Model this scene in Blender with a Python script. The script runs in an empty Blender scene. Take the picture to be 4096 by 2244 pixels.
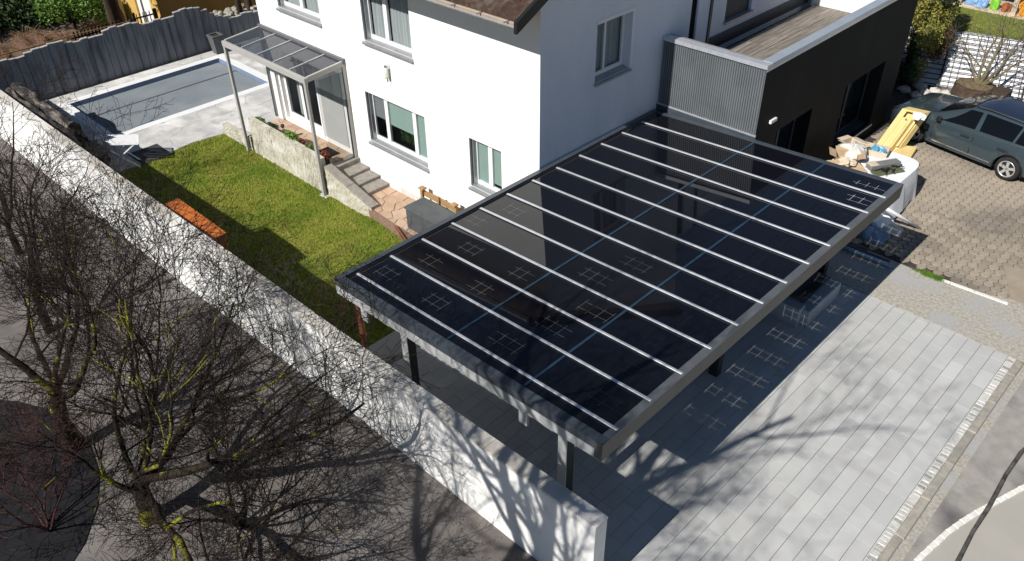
import bpy, math, random
import numpy as np
from mathutils import Vector, Matrix
S = bpy.context.scene
COL = S.collection
R = math.radians

# ------------------------------------------------------------ camera, world, sun, exposure
FPX, PITCH, ROLL, HEAD, CAMZ = 3255.12, .6355145, .0161777, 2.35041, 10.5
W0, H0 = 4096, 2244
def cam_matrix():
    cp, sp = math.cos(PITCH), math.sin(PITCH)
    F = np.array([math.cos(HEAD)*cp, math.sin(HEAD)*cp, -sp])
    Rr = np.array([math.sin(HEAD), -math.cos(HEAD), 0])
    D = np.cross(F, Rr); c, s = math.cos(ROLL), math.sin(ROLL)
    return np.array([c*Rr+s*D, -s*Rr+c*D, F])
CM = cam_matrix()
cam = bpy.data.cameras.new('camera'); co = bpy.data.objects.new('camera', cam); COL.objects.link(co)
cam.sensor_width = 36; cam.lens = 36*FPX/W0; cam.clip_start = .1; cam.clip_end = 800
mw = Matrix.Identity(4)
for i in range(3):
    mw[i][0], mw[i][1], mw[i][2] = CM[0][i], -CM[1][i], -CM[2][i]
mw[2][3] = CAMZ
co.matrix_world = mw
S.camera = co
w = bpy.data.worlds.new('World'); S.world = w; w.use_nodes = True
nt = w.node_tree; nt.nodes.clear()
sky = nt.nodes.new('ShaderNodeTexSky'); sky.sky_type = 'NISHITA'; sky.sun_disc = False
SUN_EL = math.atan2(.657, .754)
sky.sun_elevation = SUN_EL; sky.sun_rotation = R(180); sky.air_density = 1.0; sky.dust_density = .1; sky.ozone_density = 3.0
bg = nt.nodes.new('ShaderNodeBackground'); bg.inputs['Strength'].default_value = .05
wo = nt.nodes.new('ShaderNodeOutputWorld')
nt.links.new(sky.outputs[0], bg.inputs[0]); nt.links.new(bg.outputs[0], wo.inputs[0])
sl = bpy.data.lights.new('sun', 'SUN'); sl.energy = 5.0; sl.angle = R(.4); sl.color = (1, .965, .91)
so = bpy.data.objects.new('sun', sl); COL.objects.link(so)
so.rotation_euler = Vector((.008, .754, -.657)).to_track_quat('-Z', 'Y').to_euler()
so.location = (0, -20, 30)
S.view_settings.view_transform = 'Standard'; S.view_settings.look = 'None'
S.view_settings.exposure = .22; S.view_settings.gamma = 1; S.view_settings.use_curve_mapping = False
try: S.cycles.max_bounces = 8; S.cycles.transparent_max_bounces = 16
except Exception: pass

def proj(p):
    v = CM @ (np.array(p) - np.array([0, 0, CAMZ]))
    if v[2] <= .1: return None
    return (W0/2+FPX*v[0]/v[2], H0/2+FPX*v[1]/v[2], v[2])
def inview(p, m=60):
    q = proj(p)
    return q is not None and -m < q[0] < W0+m and -m < q[1] < H0+m

# ------------------------------------------------------------ materials
MATS = {}
def mat(name, col, rough=.7, col2=None, scale=3., bump=0., bscale=40., metal=0., spec=.5, detail=6., mixlo=.35, mixhi=.65, coat=0., col3=None, scale3=.8, obj_rand=0., stretch=None):
    if name in MATS: return MATS[name]
    if rough >= .8 and spec == .5: spec = .18
    m = bpy.data.materials.new(name); m.use_nodes = True; MATS[name] = m
    n = m.node_tree.nodes; l = m.node_tree.links
    b = n['Principled BSDF']
    b.inputs['Roughness'].default_value = rough; b.inputs['Metallic'].default_value = metal
    b.inputs['Specular IOR Level'].default_value = spec; b.inputs['Coat Weight'].default_value = coat
    b.inputs['Coat Roughness'].default_value = .05
    tc = n.new('ShaderNodeNewGeometry')
    vec = tc.outputs['Position']
    if stretch:
        mp = n.new('ShaderNodeMapping'); mp.inputs['Scale'].default_value = stretch
        l.new(vec, mp.inputs[0]); vec = mp.outputs[0]
    out = None
    def rgb(c): return (c[0], c[1], c[2], 1)
    if col2 is None: col2 = tuple(x*.82 for x in col)
    ns = n.new('ShaderNodeTexNoise'); ns.inputs['Scale'].default_value = scale; ns.inputs['Detail'].default_value = detail
    ns.inputs['Roughness'].default_value = .62
    l.new(vec, ns.inputs['Vector'])
    cr = n.new('ShaderNodeValToRGB'); cr.color_ramp.elements[0].position = mixlo; cr.color_ramp.elements[1].position = mixhi
    cr.color_ramp.elements[0].color = rgb(col2); cr.color_ramp.elements[1].color = rgb(col)
    l.new(ns.outputs[0], cr.inputs[0]); out = cr.outputs[0]
    if col3 is not None:
        n3 = n.new('ShaderNodeTexNoise'); n3.inputs['Scale'].default_value = scale3; n3.inputs['Detail'].default_value = 5
        l.new(vec, n3.inputs['Vector'])
        c3 = n.new('ShaderNodeValToRGB'); c3.color_ramp.elements[0].position = .48; c3.color_ramp.elements[1].position = .68
        l.new(n3.outputs[0], c3.inputs[0])
        mx = n.new('ShaderNodeMix'); mx.data_type = 'RGBA'
        l.new(c3.outputs[0], mx.inputs[0]); l.new(out, mx.inputs[6]); mx.inputs[7].default_value = rgb(col3)
        out = mx.outputs[2]
    if obj_rand:
        oi = n.new('ShaderNodeObjectInfo')
        mr = n.new('ShaderNodeMapRange'); mr.inputs[3].default_value = 1-obj_rand; mr.inputs[4].default_value = 1+obj_rand*.6
        l.new(oi.outputs['Random'], mr.inputs[0])
        vm = n.new('ShaderNodeVectorMath'); vm.operation = 'SCALE'
        l.new(out, vm.inputs[0]); l.new(mr.outputs[0], vm.inputs['Scale']); out = vm.outputs[0]
    l.new(out, b.inputs['Base Color'])
    if bump:
        nb = n.new('ShaderNodeTexNoise'); nb.inputs['Scale'].default_value = bscale; nb.inputs['Detail'].default_value = 6
        l.new(vec, nb.inputs['Vector'])
        bp = n.new('ShaderNodeBump'); bp.inputs['Strength'].default_value = bump; bp.inputs['Distance'].default_value = .02
        l.new(nb.outputs[0], bp.inputs['Height']); l.new(bp.outputs[0], b.inputs['Normal'])
    return m

def streak_mat(name, col, col2, rough=.85):
    """weathered vertical board concrete: dark rain streaks running down from the top"""
    m = mat(name, col, rough, col2, scale=1.6, bump=.35, bscale=30, stretch=(1, 5, .7), mixlo=.3, mixhi=.6, col3=tuple(x*.62 for x in col2), scale3=1.1)
    return m

def glass_mat(name, tint=(.02, .022, .028), trans=.1, rough=.02, tcol=(.8, .85, .9)):
    if name in MATS: return MATS[name]
    m = bpy.data.materials.new(name); m.use_nodes = True; MATS[name] = m
    n = m.node_tree.nodes; l = m.node_tree.links
    b = n['Principled BSDF']; b.inputs['Base Color'].default_value = (*tint, 1); b.inputs['Roughness'].default_value = rough
    b.inputs['IOR'].default_value = 1.52
    t = n.new('ShaderNodeBsdfTransparent'); t.inputs[0].default_value = (*tcol, 1)
    mx = n.new('ShaderNodeMixShader'); mx.inputs[0].default_value = trans
    l.new(b.outputs[0], mx.inputs[1]); l.new(t.outputs[0], mx.inputs[2])
    l.new(mx.outputs[0], n['Material Output'].inputs[0])
    return m

def solar_mat():
    """dark photovoltaic glass: opaque cells, clear slits between some of them"""
    m = glass_mat('solar_glass', (.006, .0065, .010), .075, .025, (.55, .65, .85))
    n = m.node_tree.nodes; l = m.node_tree.links
    mx = [x for x in n if x.type == 'MIX_SHADER'][0]
    g = n.new('ShaderNodeNewGeometry'); sp = n.new('ShaderNodeSeparateXYZ'); l.new(g.outputs['Position'], sp.inputs[0])
    def mth(op, a, b=None, c=None):
        q = n.new('ShaderNodeMath'); q.operation = op
        for i, v in enumerate((a, b, c)):
            if v is None: continue
            if isinstance(v, (int, float)): q.inputs[i].default_value = v
            else: l.new(v, q.inputs[i])
        return q.outputs[0]
    x, y = sp.outputs[0], sp.outputs[1]
    v = mth('MODULO', mth('ADD', y, -6.20+7.35), .735)          # position inside one bay
    a = mth('ABSOLUTE', mth('SUBTRACT', v, .3675))              # distance from the bay's middle
    longl0 = mth('ABSOLUTE', mth('SUBTRACT', a, .092))
    u = mth('MODULO', mth('ADD', x, 18.4+.03), .184)
    crossl0 = mth('ABSOLUTE', mth('SUBTRACT', u, .092)); short = mth('LESS_THAN', a, .165)
    def lines(h): return mth('MAXIMUM', mth('LESS_THAN', longl0, h), mth('MULTIPLY', mth('LESS_THAN', crossl0, h), short))
    nz = n.new('ShaderNodeTexWhiteNoise'); nz.noise_dimensions = '1D'
    l.new(mth('FLOOR', mth('DIVIDE', mth('ADD', y, -6.20+7.35), .735)), nz.inputs['W'])
    xs_ = mth('ADD', x, mth('MULTIPLY', mth('SUBTRACT', nz.outputs[0], .5), .9))
    def rng(lo, hi, xx): return mth('MULTIPLY', mth('GREATER_THAN', xx, lo), mth('LESS_THAN', xx, hi))
    g1 = rng(-5.14, -4.36, x)
    g2 = mth('MULTIPLY', mth('MAXIMUM', rng(-6.75, -6.15, xs_), rng(-9.55, -9.1, xs_)), mth('LESS_THAN', y, 9.9))
    g3 = mth('MULTIPLY', rng(-8.3, -7.85, xs_), mth('LESS_THAN', y, 8.4))
    white = mth('MULTIPLY', lines(.0022), mth('MAXIMUM', g2, g3))  # pale slit lines: light coming through is put into the colour
    clear = mth('MULTIPLY', lines(.0055), g1)
    b0 = n['Principled BSDF']; b0.inputs['IOR'].default_value = 1.42
    fac = mth('ADD', .04, mth('MULTIPLY', clear, .55))
    fac = mth('ADD', fac, mth('MULTIPLY', white, .3))
    l.new(fac, mx.inputs[0])
    b = n['Principled BSDF']
    mc = n.new('ShaderNodeMix'); mc.data_type = 'RGBA'; mc.inputs[6].default_value = (.006, .0065, .010, 1); mc.inputs[7].default_value = (.26, .25, .23, 1)
    l.new(white, mc.inputs[0]); l.new(mc.outputs[2], b.inputs['Base Color'])
    t = [q for q in n if q.type == 'BSDF_TRANSPARENT'][0]
    mt = n.new('ShaderNodeMix'); mt.data_type = 'RGBA'; mt.inputs[6].default_value = (.5, .6, .8, 1); mt.inputs[7].default_value = (1, 1, 1, 1)
    l.new(clear, mt.inputs[0]); l.new(mt.outputs[2], t.inputs[0])
    return m

def moss_bark(name, bark=(.045, .035, .028), moss=(.30, .30, .03)):
    if name in MATS: return MATS[name]
    m = mat(name, bark, .9, tuple(x*.4 for x in bark), scale=18, bump=.9, bscale=60, spec=.1)
    n = m.node_tree.nodes; l = m.node_tree.links; b = n['Principled BSDF']
    old = b.inputs['Base Color'].links[0].from_socket
    g = n.new('ShaderNodeNewGeometry')
    nz = n.new('ShaderNodeTexNoise'); nz.inputs['Scale'].default_value = 1.7; nz.inputs['Detail'].default_value = 8; l.new(g.outputs['Position'], nz.inputs[0])
    cr = n.new('ShaderNodeValToRGB'); cr.color_ramp.elements[0].position = .535; cr.color_ramp.elements[1].position = .62; l.new(nz.outputs[0], cr.inputs[0])
    mx = n.new('ShaderNodeMix'); mx.data_type = 'RGBA'; l.new(cr.outputs[0], mx.inputs[0]); l.new(old, mx.inputs[6]); mx.inputs[7].default_value = (*moss, 1)
    l.new(mx.outputs[2], b.inputs['Base Color'])
    return m

M = dict(
 plaster=mat('white_plaster', (.86, .85, .82), .9, (.82, .81, .775), scale=.7, bump=.10, bscale=120),
 gplaster=mat('side_plaster', (.78, .80, .86), .9, (.68, .71, .78), scale=.8, bump=.12, bscale=110, stretch=(1, 1, .4)),  # white side wall, its bluish shade put into the colour
 wallpaint=mat('garden_wall_paint', (.85, .845, .83), .9, (.81, .80, .78), scale=1.3, bump=.10, bscale=70, col3=(.70, .68, .65), scale3=2.2),
 coping=mat('beige_concrete', (.64, .60, .53), .9, (.50, .465, .41), scale=3, bump=.2, bscale=60, col3=(.72, .70, .66), scale3=.8),
 white=mat('white_pvc', (.82, .82, .82), .35, (.78, .78, .78)),
 alu=mat('aluminium', (.62, .63, .65), .28, (.52, .53, .55), metal=.85, scale=9),
 strip=mat('aluminium_strip', (.66, .68, .72), .42, (.55, .57, .6), metal=.55, scale=9),
 alusill=mat('anodised_sill', (.42, .43, .45), .35, (.36, .37, .39), metal=.5, scale=6),
 greyframe=mat('grey_powder_coat', (.33, .33, .32), .45, (.29, .29, .285), scale=4, spec=.5),
 darkframe=mat('slate_powder_coat', (.055, .068, .082), .4, (.042, .052, .064), scale=3, spec=.5),
 fascia=mat('fascia_grey', (.46, .465, .46), .6, (.36, .37, .37), scale=2.2, stretch=(1, 1, .25), col3=(.27, .28, .28), scale3=2.4),
 sidebeam=mat('beam_brown_grey', (.095, .092, .086), .5, (.08, .077, .072), scale=3),
 post=mat('anthracite_post', (.018, .02, .022), .5),
 slab=mat('driveway_slab', (.52, .52, .505), .85, (.47, .472, .462), scale=1.3, bump=.15, bscale=90, obj_rand=.085, col3=(.46, .455, .44), scale3=2.2),
 slabbed=mat('slab_joint_bed', (.30, .30, .295), .95, (.10, .10, .10), scale=8),
 hexp=mat('hex_paver', (.37, .315, .245), .9, (.29, .245, .19), scale=7, bump=.35, bscale=70, obj_rand=.16, col3=(.22, .19, .16), scale3=.5),
 hexbed=mat('paver_joint', (.10, .085, .07), 1, (.035, .03, .028), scale=12),
 gravel=mat('worn_concrete', (.50, .47, .41), .95, (.34, .31, .26), scale=16, bump=.8, bscale=90, col3=(.42, .42, .41), scale3=1.1, mixlo=.38, mixhi=.6),
 asphalt=mat('road_asphalt', (.38, .355, .32), .95, (.30, .285, .26), scale=5, bump=.5, bscale=140, col3=(.13, .125, .125), scale3=.9),
 asphalt2=mat('road_smooth', (.40, .375, .335), .9, (.37, .35, .31), scale=1.5, bump=.15, bscale=160),
 street=mat('street_ground', (.175, .156, .145), .95, (.125, .112, .104), scale=1.2, bump=.7, bscale=60, col3=(.215, .196, .184), scale3=.6, detail=10),
 darkpatch=mat('dark_patch', (.018, .018, .022), .8, (.011, .011, .013), scale=3, bump=.3, bscale=90),
 kerb=mat('kerb_stone', (.42, .39, .33), .9, (.30, .28, .24), scale=9, bump=.5, bscale=70, obj_rand=.12),
 whitekerb=mat('white_kerb', (.82, .80, .74), .8, (.66, .64, .58), scale=9, bump=.3, bscale=60),
 cobble=mat('cobble', (.55, .54, .52), .9, (.40, .39, .37), scale=20, bump=.4, bscale=60, obj_rand=.45),
 mortar=mat('pale_mortar', (.62, .61, .57), .95, (.5, .49, .46), scale=12, bump=.3),
 tar=mat('tar_line', (.12, .115, .105), .8, (.035, .034, .03), scale=6, bump=.3),
 deck=mat('pool_stone', (.60, .585, .55), .85, (.42, .415, .405), scale=2.0, bump=.4, bscale=30, col3=(.72, .70, .67), scale3=1.0, obj_rand=.03, detail=10),
 deckjoint=mat('stone_joint', (.52, .51, .49), .95, (.42, .41, .4), scale=9),
 poolcop=mat('pool_coping', (.80, .80, .79), .7, (.74, .74, .73), scale=2),
 poolside=mat('pool_liner', (.20, .27, .40), .5),
 cover=mat('pool_cover', (.20, .225, .245), .55, (.165, .19, .21), scale=1.2, col3=(.225, .245, .26), scale3=.7),
 terra=mat('terracotta_flag', (.50, .36, .255), .85, (.42, .28, .195), scale=5, bump=.35, bscale=40, obj_rand=.14, col3=(.52, .40, .31), scale3=2.2),
 terrajoint=mat('flag_joint', (.36, .30, .25), .95, (.25, .2, .17), scale=14),
 roughstone=mat('rough_planter', (.56, .53, .44), .95, (.40, .37, .29), scale=9, bump=1.0, bscale=36, col3=(.66, .64, .58), scale3=2.4),
 step=mat('step_concrete', (.31, .285, .25), .9, (.22, .20, .18), scale=9, bump=.4, bscale=60),
 grass=mat('lawn_turf', (.165, .205, .024), 1., (.225, .225, .045), scale=1.6, bump=.8, bscale=60, col3=(.12, .17, .02), scale3=1.0),
 blade=mat('grass_blade', (.20, .27, .026), .8, (.29, .285, .06), scale=1.5, col3=(.13, .21, .02), scale3=1.0),
 farlawn=mat('far_lawn', (.13, .175, .03), 1., (.18, .17, .06), scale=2.2, bump=.8, bscale=60),
 fence=streak_mat('weathered_plank', (.20, .21, .235), (.150, .160, .178)),
 palecap=mat('pale_cap', (.52, .51, .48), .95, (.35, .34, .33), scale=14, bump=.5),  # paler tone for the plank tops
 corten=mat('corten', (.55, .155, .028), .6, (.42, .11, .02), scale=6, bump=.1),
 copper=mat('copper', (.50, .19, .11), .38, (.33, .12, .07), metal=.75, scale=12),
 boxgrey=mat('grey_box', (.085, .092, .097), .7, (.065, .07, .075), scale=3, bump=.2),
 wood=mat('pallet_wood', (.42, .27, .13), .8, (.30, .18, .08), scale=6, bump=.3, stretch=(1, 6, 6)),
 tilem=mat('roof_tile', (.085, .052, .038), .85, (.05, .032, .025), scale=14, bump=.7, bscale=50, obj_rand=.25, col3=(.12, .09, .07), scale3=5),
 verge=mat('black_verge', (.012, .012, .013), .5),
 corr=mat('corrugated_grey', (.17, .185, .195), .42, (.14, .155, .165), scale=2, metal=.2),
 charcoal=mat('charcoal_cladding', (.0075, .0085, .0105), .75, (.006, .007, .0085), scale=2, bump=.15, bscale=60, stretch=(1, 1, .1), spec=.2, col3=(.011, .012, .014), scale3=2.),
 cap=mat('zinc_cap', (.55, .60, .66), .4, (.48, .53, .6), metal=.5, scale=1.5),
 deckboard=mat('weathered_board', (.31, .275, .235), .9, (.16, .14, .12), scale=3, bump=.5, bscale=50, stretch=(8, .6, 1), obj_rand=.25),
 black=mat('matt_black', (.008, .008, .009), .8),
 blueshut=mat('brown_blind', (.075, .07, .072), .7),
 blind=mat('sage_blind', (.36, .47, .43), .9, (.34, .45, .41)),
 blindg=mat('grey_blind', (.26, .27, .28), .9, (.24, .25, .26)),
 curtain=mat('white_curtain', (.58, .60, .60), .95, (.40, .42, .43), scale=5, stretch=(3, 3, .1)),
 lampglass=mat('lamp_glass', (.78, .78, .66), .3),
 soil=mat('soil', (.06, .045, .035), 1., (.035, .026, .02), scale=14, bump=.8),
 leaf=mat('leaf_green', (.055, .12, .018), .7, (.10, .17, .025), scale=5),
 leafd=mat('leaf_dark', (.018, .045, .012), .7, (.035, .075, .016), scale=3),
 leafb=mat('leaf_bright', (.13, .24, .022), .6, (.07, .15, .02), scale=3),
 leafy=mat('leaf_yellow', (.30, .27, .05), .7, (.14, .15, .03), scale=5),
 leafr=mat('leaf_rust', (.20, .055, .03), .8, (.12, .05, .03), scale=8),
 straw=mat('dry_stems', (.16, .095, .06), .95, (.08, .05, .035), scale=8, bump=.9, bscale=50),
 bark=mat('twig_bark', (.034, .025, .020), .9, (.014, .011, .009), scale=10, spec=.1),
 bark2=mat('pale_twig', (.17, .14, .115), .85, (.07, .055, .045), scale=5),
 barkred=mat('red_twig', (.085, .034, .030), .8, (.035, .018, .016), scale=5),
 mossb=moss_bark('mossy_bark', (.040, .031, .024), (.24, .235, .03)),
 olive=mat('olive_bark', (.20, .17, .09), .85, (.11, .095, .055), scale=7, bump=.4),
 logb=mat('weathered_log', (.055, .05, .047), .95, (.025, .023, .022), scale=9, bump=1., bscale=30, stretch=(.4, 2, 2), col3=(.24, .21, .18), scale3=3.2),
 stump=mat('stump_bark', (.10, .07, .05), .95, (.05, .036, .027), scale=10, bump=1., bscale=40, stretch=(2, 2, .5)),
 stump_top=mat('stump_top', (.20, .15, .09), .95, (.10, .075, .045), scale=9, bump=.6),
 stone=mat('pale_stone', (.62, .59, .54), .9, (.48, .45, .41), scale=6, bump=.5, obj_rand=.15),
 slabw=mat('white_wall_paint', (.82, .82, .83), .85, (.75, .75, .76), scale=1.5, bump=.1),
 wire=mat('fence_wire', (.02, .022, .02), .5),
 yell=mat('ochre_shaded', (.42, .245, .075), .9, (.36, .205, .06), scale=1.2, bump=.2, bscale=60),  # side wall of the yellow building, its shade put into a browner colour
 yellb=mat('ochre_sunlit', (.60, .40, .12), .9, (.52, .33, .10), scale=6, bump=.6, bscale=20),  # sunlit face and post, sunlight put into a brighter ochre
 picket=mat('picket_wood', (.10, .062, .038), .9, (.05, .032, .022), scale=7, bump=.4),
 rail=mat('rail_wood', (.24, .15, .06), .8, (.16, .10, .04), scale=5),
 path=mat('garden_path', (.22, .19, .16), .95, (.17, .145, .12), scale=2, bump=.3),
 paint=mat('car_paint', (.050, .075, .092), .25, (.048, .072, .088), metal=.35, coat=1., scale=1),
 roofpaint=mat('car_roof', (.012, .016, .035), .22, (.012, .016, .035), coat=1., scale=1),
 tyre=mat('tyre', (.028, .028, .028), .85),
 rim=mat('alloy', (.66, .66, .66), .3, (.6, .6, .6), metal=.6),
 plastic=mat('black_plastic', (.015, .015, .016), .5),
 chrome=mat('chrome', (.75, .76, .78), .15, (.7, .7, .72), metal=.95),
 yellowood=mat('formwork_ply', (.68, .53, .23), .75, (.60, .45, .17), scale=4, bump=.25, stretch=(1, 1, .3)),
 card=mat('cardboard', (.50, .37, .24), .9, (.42, .30, .18), scale=4),
 cardl=mat('pale_cardboard', (.62, .52, .40), .9, (.54, .44, .33), scale=4),
 sheet=mat('white_sheet', (.82, .83, .84), .7, (.78, .79, .80), scale=3, bump=.5, bscale=7),
 film=mat('milky_film', (.62, .60, .56), .3, (.52, .50, .46), scale=5, bump=.8, bscale=9),
 bluebag=mat('blue_plastic', (.12, .36, .52), .35, (.06, .24, .40), scale=9, bump=.8, bscale=14),
 bluegrey=mat('blue_grey_film', (.22, .30, .42), .35, (.14, .20, .30), scale=7, bump=.9, bscale=16),
 greytool=mat('grey_case', (.22, .22, .21), .5),
 olivetub=mat('olive_tub', (.12, .13, .07), .5),
 green=mat('green_bag', (.22, .55, .04), .5, (.14, .40, .02), scale=8, bump=.6, bscale=12),
 orange=mat('orange_bin', (.85, .34, .01), .5, (.75, .28, .01), scale=3),
 rust=mat('rust_cloth', (.38, .11, .03), .8, (.25, .08, .03), scale=9, bump=.6),
 bluesheet=mat('blue_sheet', (.22, .38, .62), .5, (.14, .27, .48), scale=7, bump=.7, bscale=12),
 brick=mat('red_brick', (.18, .05, .045), .9, (.11, .035, .032), scale=9, bump=.4, obj_rand=.15),
 pebble=mat('pebble', (.45, .42, .36), .9, (.30, .28, .24), scale=8, bump=.5, obj_rand=.2),
 leafdry=mat('dry_leaf', (.50, .38, .20), .9, (.36, .25, .12), scale=8),
)
SOLAR = solar_mat()
PANE = glass_mat('window_glass', (.01, .012, .014), .90, .01, (.95, .97, .97))
PANED = glass_mat('dark_window_glass', (.012, .016, .02), .55, .02, (.6, .65, .7))
CANGLASS = glass_mat('canopy_glass', (.07, .072, .078), .42, .015, (.78, .83, .90))
SIDEGLASS = glass_mat('side_glass', (.02, .02, .02), .86, .01, (.92, .94, .94))
CARGLASS = glass_mat('car_glass', (.006, .008, .012), .25, .01, (.5, .55, .6))

# ------------------------------------------------------------ mesh helpers
class MB:
    def __init__(s): s.v = []; s.f = []; s.smooth = False
    def add(s, vs, fs):
        b = len(s.v); s.v += [tuple(map(float, p)) for p in vs]; s.f += [tuple(b+i for i in f) for f in fs]; return s
    def box(s, x0, x1, y0, y1, z0, z1, bev=0.):
        if bev:
            prof = [(0, bev), (bev, 0)]
            e = bev
            vs = []
            for z, i in ((z0, 0), (z1-e, 0), (z1, e)):
                vs += [(x0+i, y0+i, z), (x1-i, y0+i, z), (x1-i, y1-i, z), (x0+i, y1-i, z)]
            fs = [(3, 2, 1, 0), (8, 9, 10, 11)]
            for k in (0, 4):
                for i in range(4): fs.append((k+i, k+(i+1) % 4, k+4+(i+1) % 4, k+4+i))
            return s.add(vs, fs)
        return s.add([(x0, y0, z0), (x1, y0, z0), (x1, y1, z0), (x0, y1, z0), (x0, y0, z1), (x1, y0, z1), (x1, y1, z1), (x0, y1, z1)],
                     [(3, 2, 1, 0), (4, 5, 6, 7), (0, 1, 5, 4), (1, 2, 6, 5), (2, 3, 7, 6), (3, 0, 4, 7)])
    def hexa(s, p):   # 8 points, bottom ring then top ring
        return s.add(p, [(3, 2, 1, 0), (4, 5, 6, 7), (0, 1, 5, 4), (1, 2, 6, 5), (2, 3, 7, 6), (3, 0, 4, 7)])
    def bar(s, a, b, w, h=None, up=(0, 0, 1)):
        a, b = Vector(a), Vector(b); h = h or w; d = (b-a).normalized(); u = Vector(up)
        r = d.cross(u)
        if r.length < 1e-4: r = d.cross(Vector((1, 0, 0)))
        r.normalize(); u = r.cross(d)
        P = []
        for c in (a, b):
            for i, j in ((-1, -1), (1, -1), (1, 1), (-1, 1)): P.append(c+r*(i*w/2)+u*(j*h/2))
        return s.add(P, [(3, 2, 1, 0), (4, 5, 6, 7), (0, 1, 5, 4), (1, 2, 6, 5), (2, 3, 7, 6), (3, 0, 4, 7)])
    def poly(s, pts, z0, z1, bev=0.):   # extruded polygon in plan, optional bevelled top
        n = len(pts)
        c = np.mean(np.array(pts), 0)
        rings = [[(x, y, z0) for x, y in pts], [(x, y, z1-bev) for x, y in pts]]
        if bev:
            rings.append([(x+(c[0]-x)*bev*1.5/max(.02, math.hypot(c[0]-x, c[1]-y)), y+(c[1]-y)*bev*1.5/max(.02, math.hypot(c[0]-x, c[1]-y)), z1) for x, y in pts])
        vs = [p for r in rings for p in r]; fs = [tuple(range(n))[::-1], tuple(range((len(rings)-1)*n, len(rings)*n))]
        for k in range(len(rings)-1):
            for i in range(n): fs.append((k*n+i, k*n+(i+1) % n, (k+1)*n+(i+1) % n, (k+1)*n+i))
        return s.add(vs, fs)
    def tube(s, pts, rad, sides=3, cap=False):
        n = len(pts); P = [Vector(p) for p in pts]
        if not hasattr(rad, '__len__'): rad = [rad]*n
        vs = []; fs = []
        u = None
        for i in range(n):
            d = (P[min(i+1, n-1)]-P[max(i-1, 0)])
            if d.length < 1e-6: d = Vector((0, 0, 1))
            d.normalize()
            if u is None:
                u = d.cross(Vector((.31, .74, .2)));
            u = (u-d*u.dot(d))
            if u.length < 1e-5: u = d.cross(Vector((0, 1, .3)))
            u.normalize(); q = d.cross(u)
            for k in range(sides):
                a = 2*math.pi*k/sides; vs.append(P[i]+(u*math.cos(a)+q*math.sin(a))*rad[i])
            if i:
                for k in range(sides): fs.append(((i-1)*sides+k, (i-1)*sides+(k+1) % sides, i*sides+(k+1) % sides, i*sides+k))
        if cap: fs.append(tuple(range(sides))[::-1]); fs.append(tuple(range((n-1)*sides, n*sides)))
        return s.add(vs, fs)
    def lathe(s, prof, n=20, c=(0, 0, 0), axis='z'):
        vs = []; fs = []
        for r, z in prof:
            for k in range(n):
                a = 2*math.pi*k/n; p = (r*math.cos(a), r*math.sin(a), z)
                if axis == 'y': p = (p[0], p[2], p[1])
                vs.append((c[0]+p[0], c[1]+p[1], c[2]+p[2]))
        for i in range(len(prof)-1):
            for k in range(n): fs.append((i*n+k, i*n+(k+1) % n, (i+1)*n+(k+1) % n, (i+1)*n+k))
        fs.append(tuple(range(n))[::-1]); fs.append(tuple(range((len(prof)-1)*n, len(prof)*n)))
        return s.add(vs, fs)
    def grid(s, fn, nu, nv):
        vs = [fn(i/nu, j/nv) for i in range(nu+1) for j in range(nv+1)]
        return s.add(vs, [(i*(nv+1)+j, (i+1)*(nv+1)+j, (i+1)*(nv+1)+j+1, i*(nv+1)+j+1) for i in range(nu) for j in range(nv)])
    def mesh(s, name, m, off, smooth=False):
        me = bpy.data.meshes.new(name)
        me.from_pydata([(x-off[0], y-off[1], z-off[2]) for x, y, z in s.v], [], s.f)
        ms = m if isinstance(m, (list, tuple)) else [m]
        for q in ms: me.materials.append(q)
        if smooth: me.polygons.foreach_set('use_smooth', [True]*len(me.polygons))
        me.update()
        return me
    def build(s, name, m, parent=None, smooth=False, rot=None):
        a = np.array(s.v)
        off = ((a[:, 0].min()+a[:, 0].max())/2, (a[:, 1].min()+a[:, 1].max())/2, a[:, 2].min())
        o = bpy.data.objects.new(name, s.mesh(name, m, off, smooth)); COL.objects.link(o)
        pl = wloc(parent) if parent is not None else (0, 0, 0)
        if parent is not None: o.parent = parent
        o.location = tuple(off[i]-pl[i] for i in range(3))
        return o
def wloc(o):
    p = Vector(o.location)
    while o.parent is not None: o = o.parent; p += Vector(o.location)
    return tuple(p)
def tag(o, label=None, cat=None, group=None, kind=None):
    if label: o['label'] = label
    if cat: o['category'] = cat
    if group: o['group'] = group
    if kind: o['kind'] = kind
    return o
def thing(name, label, cat, loc, group=None):
    o = bpy.data.objects.new(name, None); COL.objects.link(o); o.location = loc; o.empty_display_size = .2
    return tag(o, label, cat, group)
def struct(o): o['kind'] = 'structure'; return o
def stuff(o): o['kind'] = 'stuff'; return o
def B(*a, bev=0.): return MB().box(*a, bev=bev)
def bevel(o, w=.01, seg=2):
    md = o.modifiers.new('bevel', 'BEVEL'); md.width = w; md.segments = seg; md.limit_method = 'ANGLE'; return o
def clip(poly, a, b, c):      # keep a*x+b*y<=c
    out = []
    for i in range(len(poly)):
        p, q = poly[i], poly[(i+1) % len(poly)]
        dp, dq = a*p[0]+b*p[1]-c, a*q[0]+b*q[1]-c
        if dp <= 0: out.append(p)
        if dp*dq < 0:
            t = dp/(dp-dq); out.append((p[0]+(q[0]-p[0])*t, p[1]+(q[1]-p[1])*t))
    return out
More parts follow.
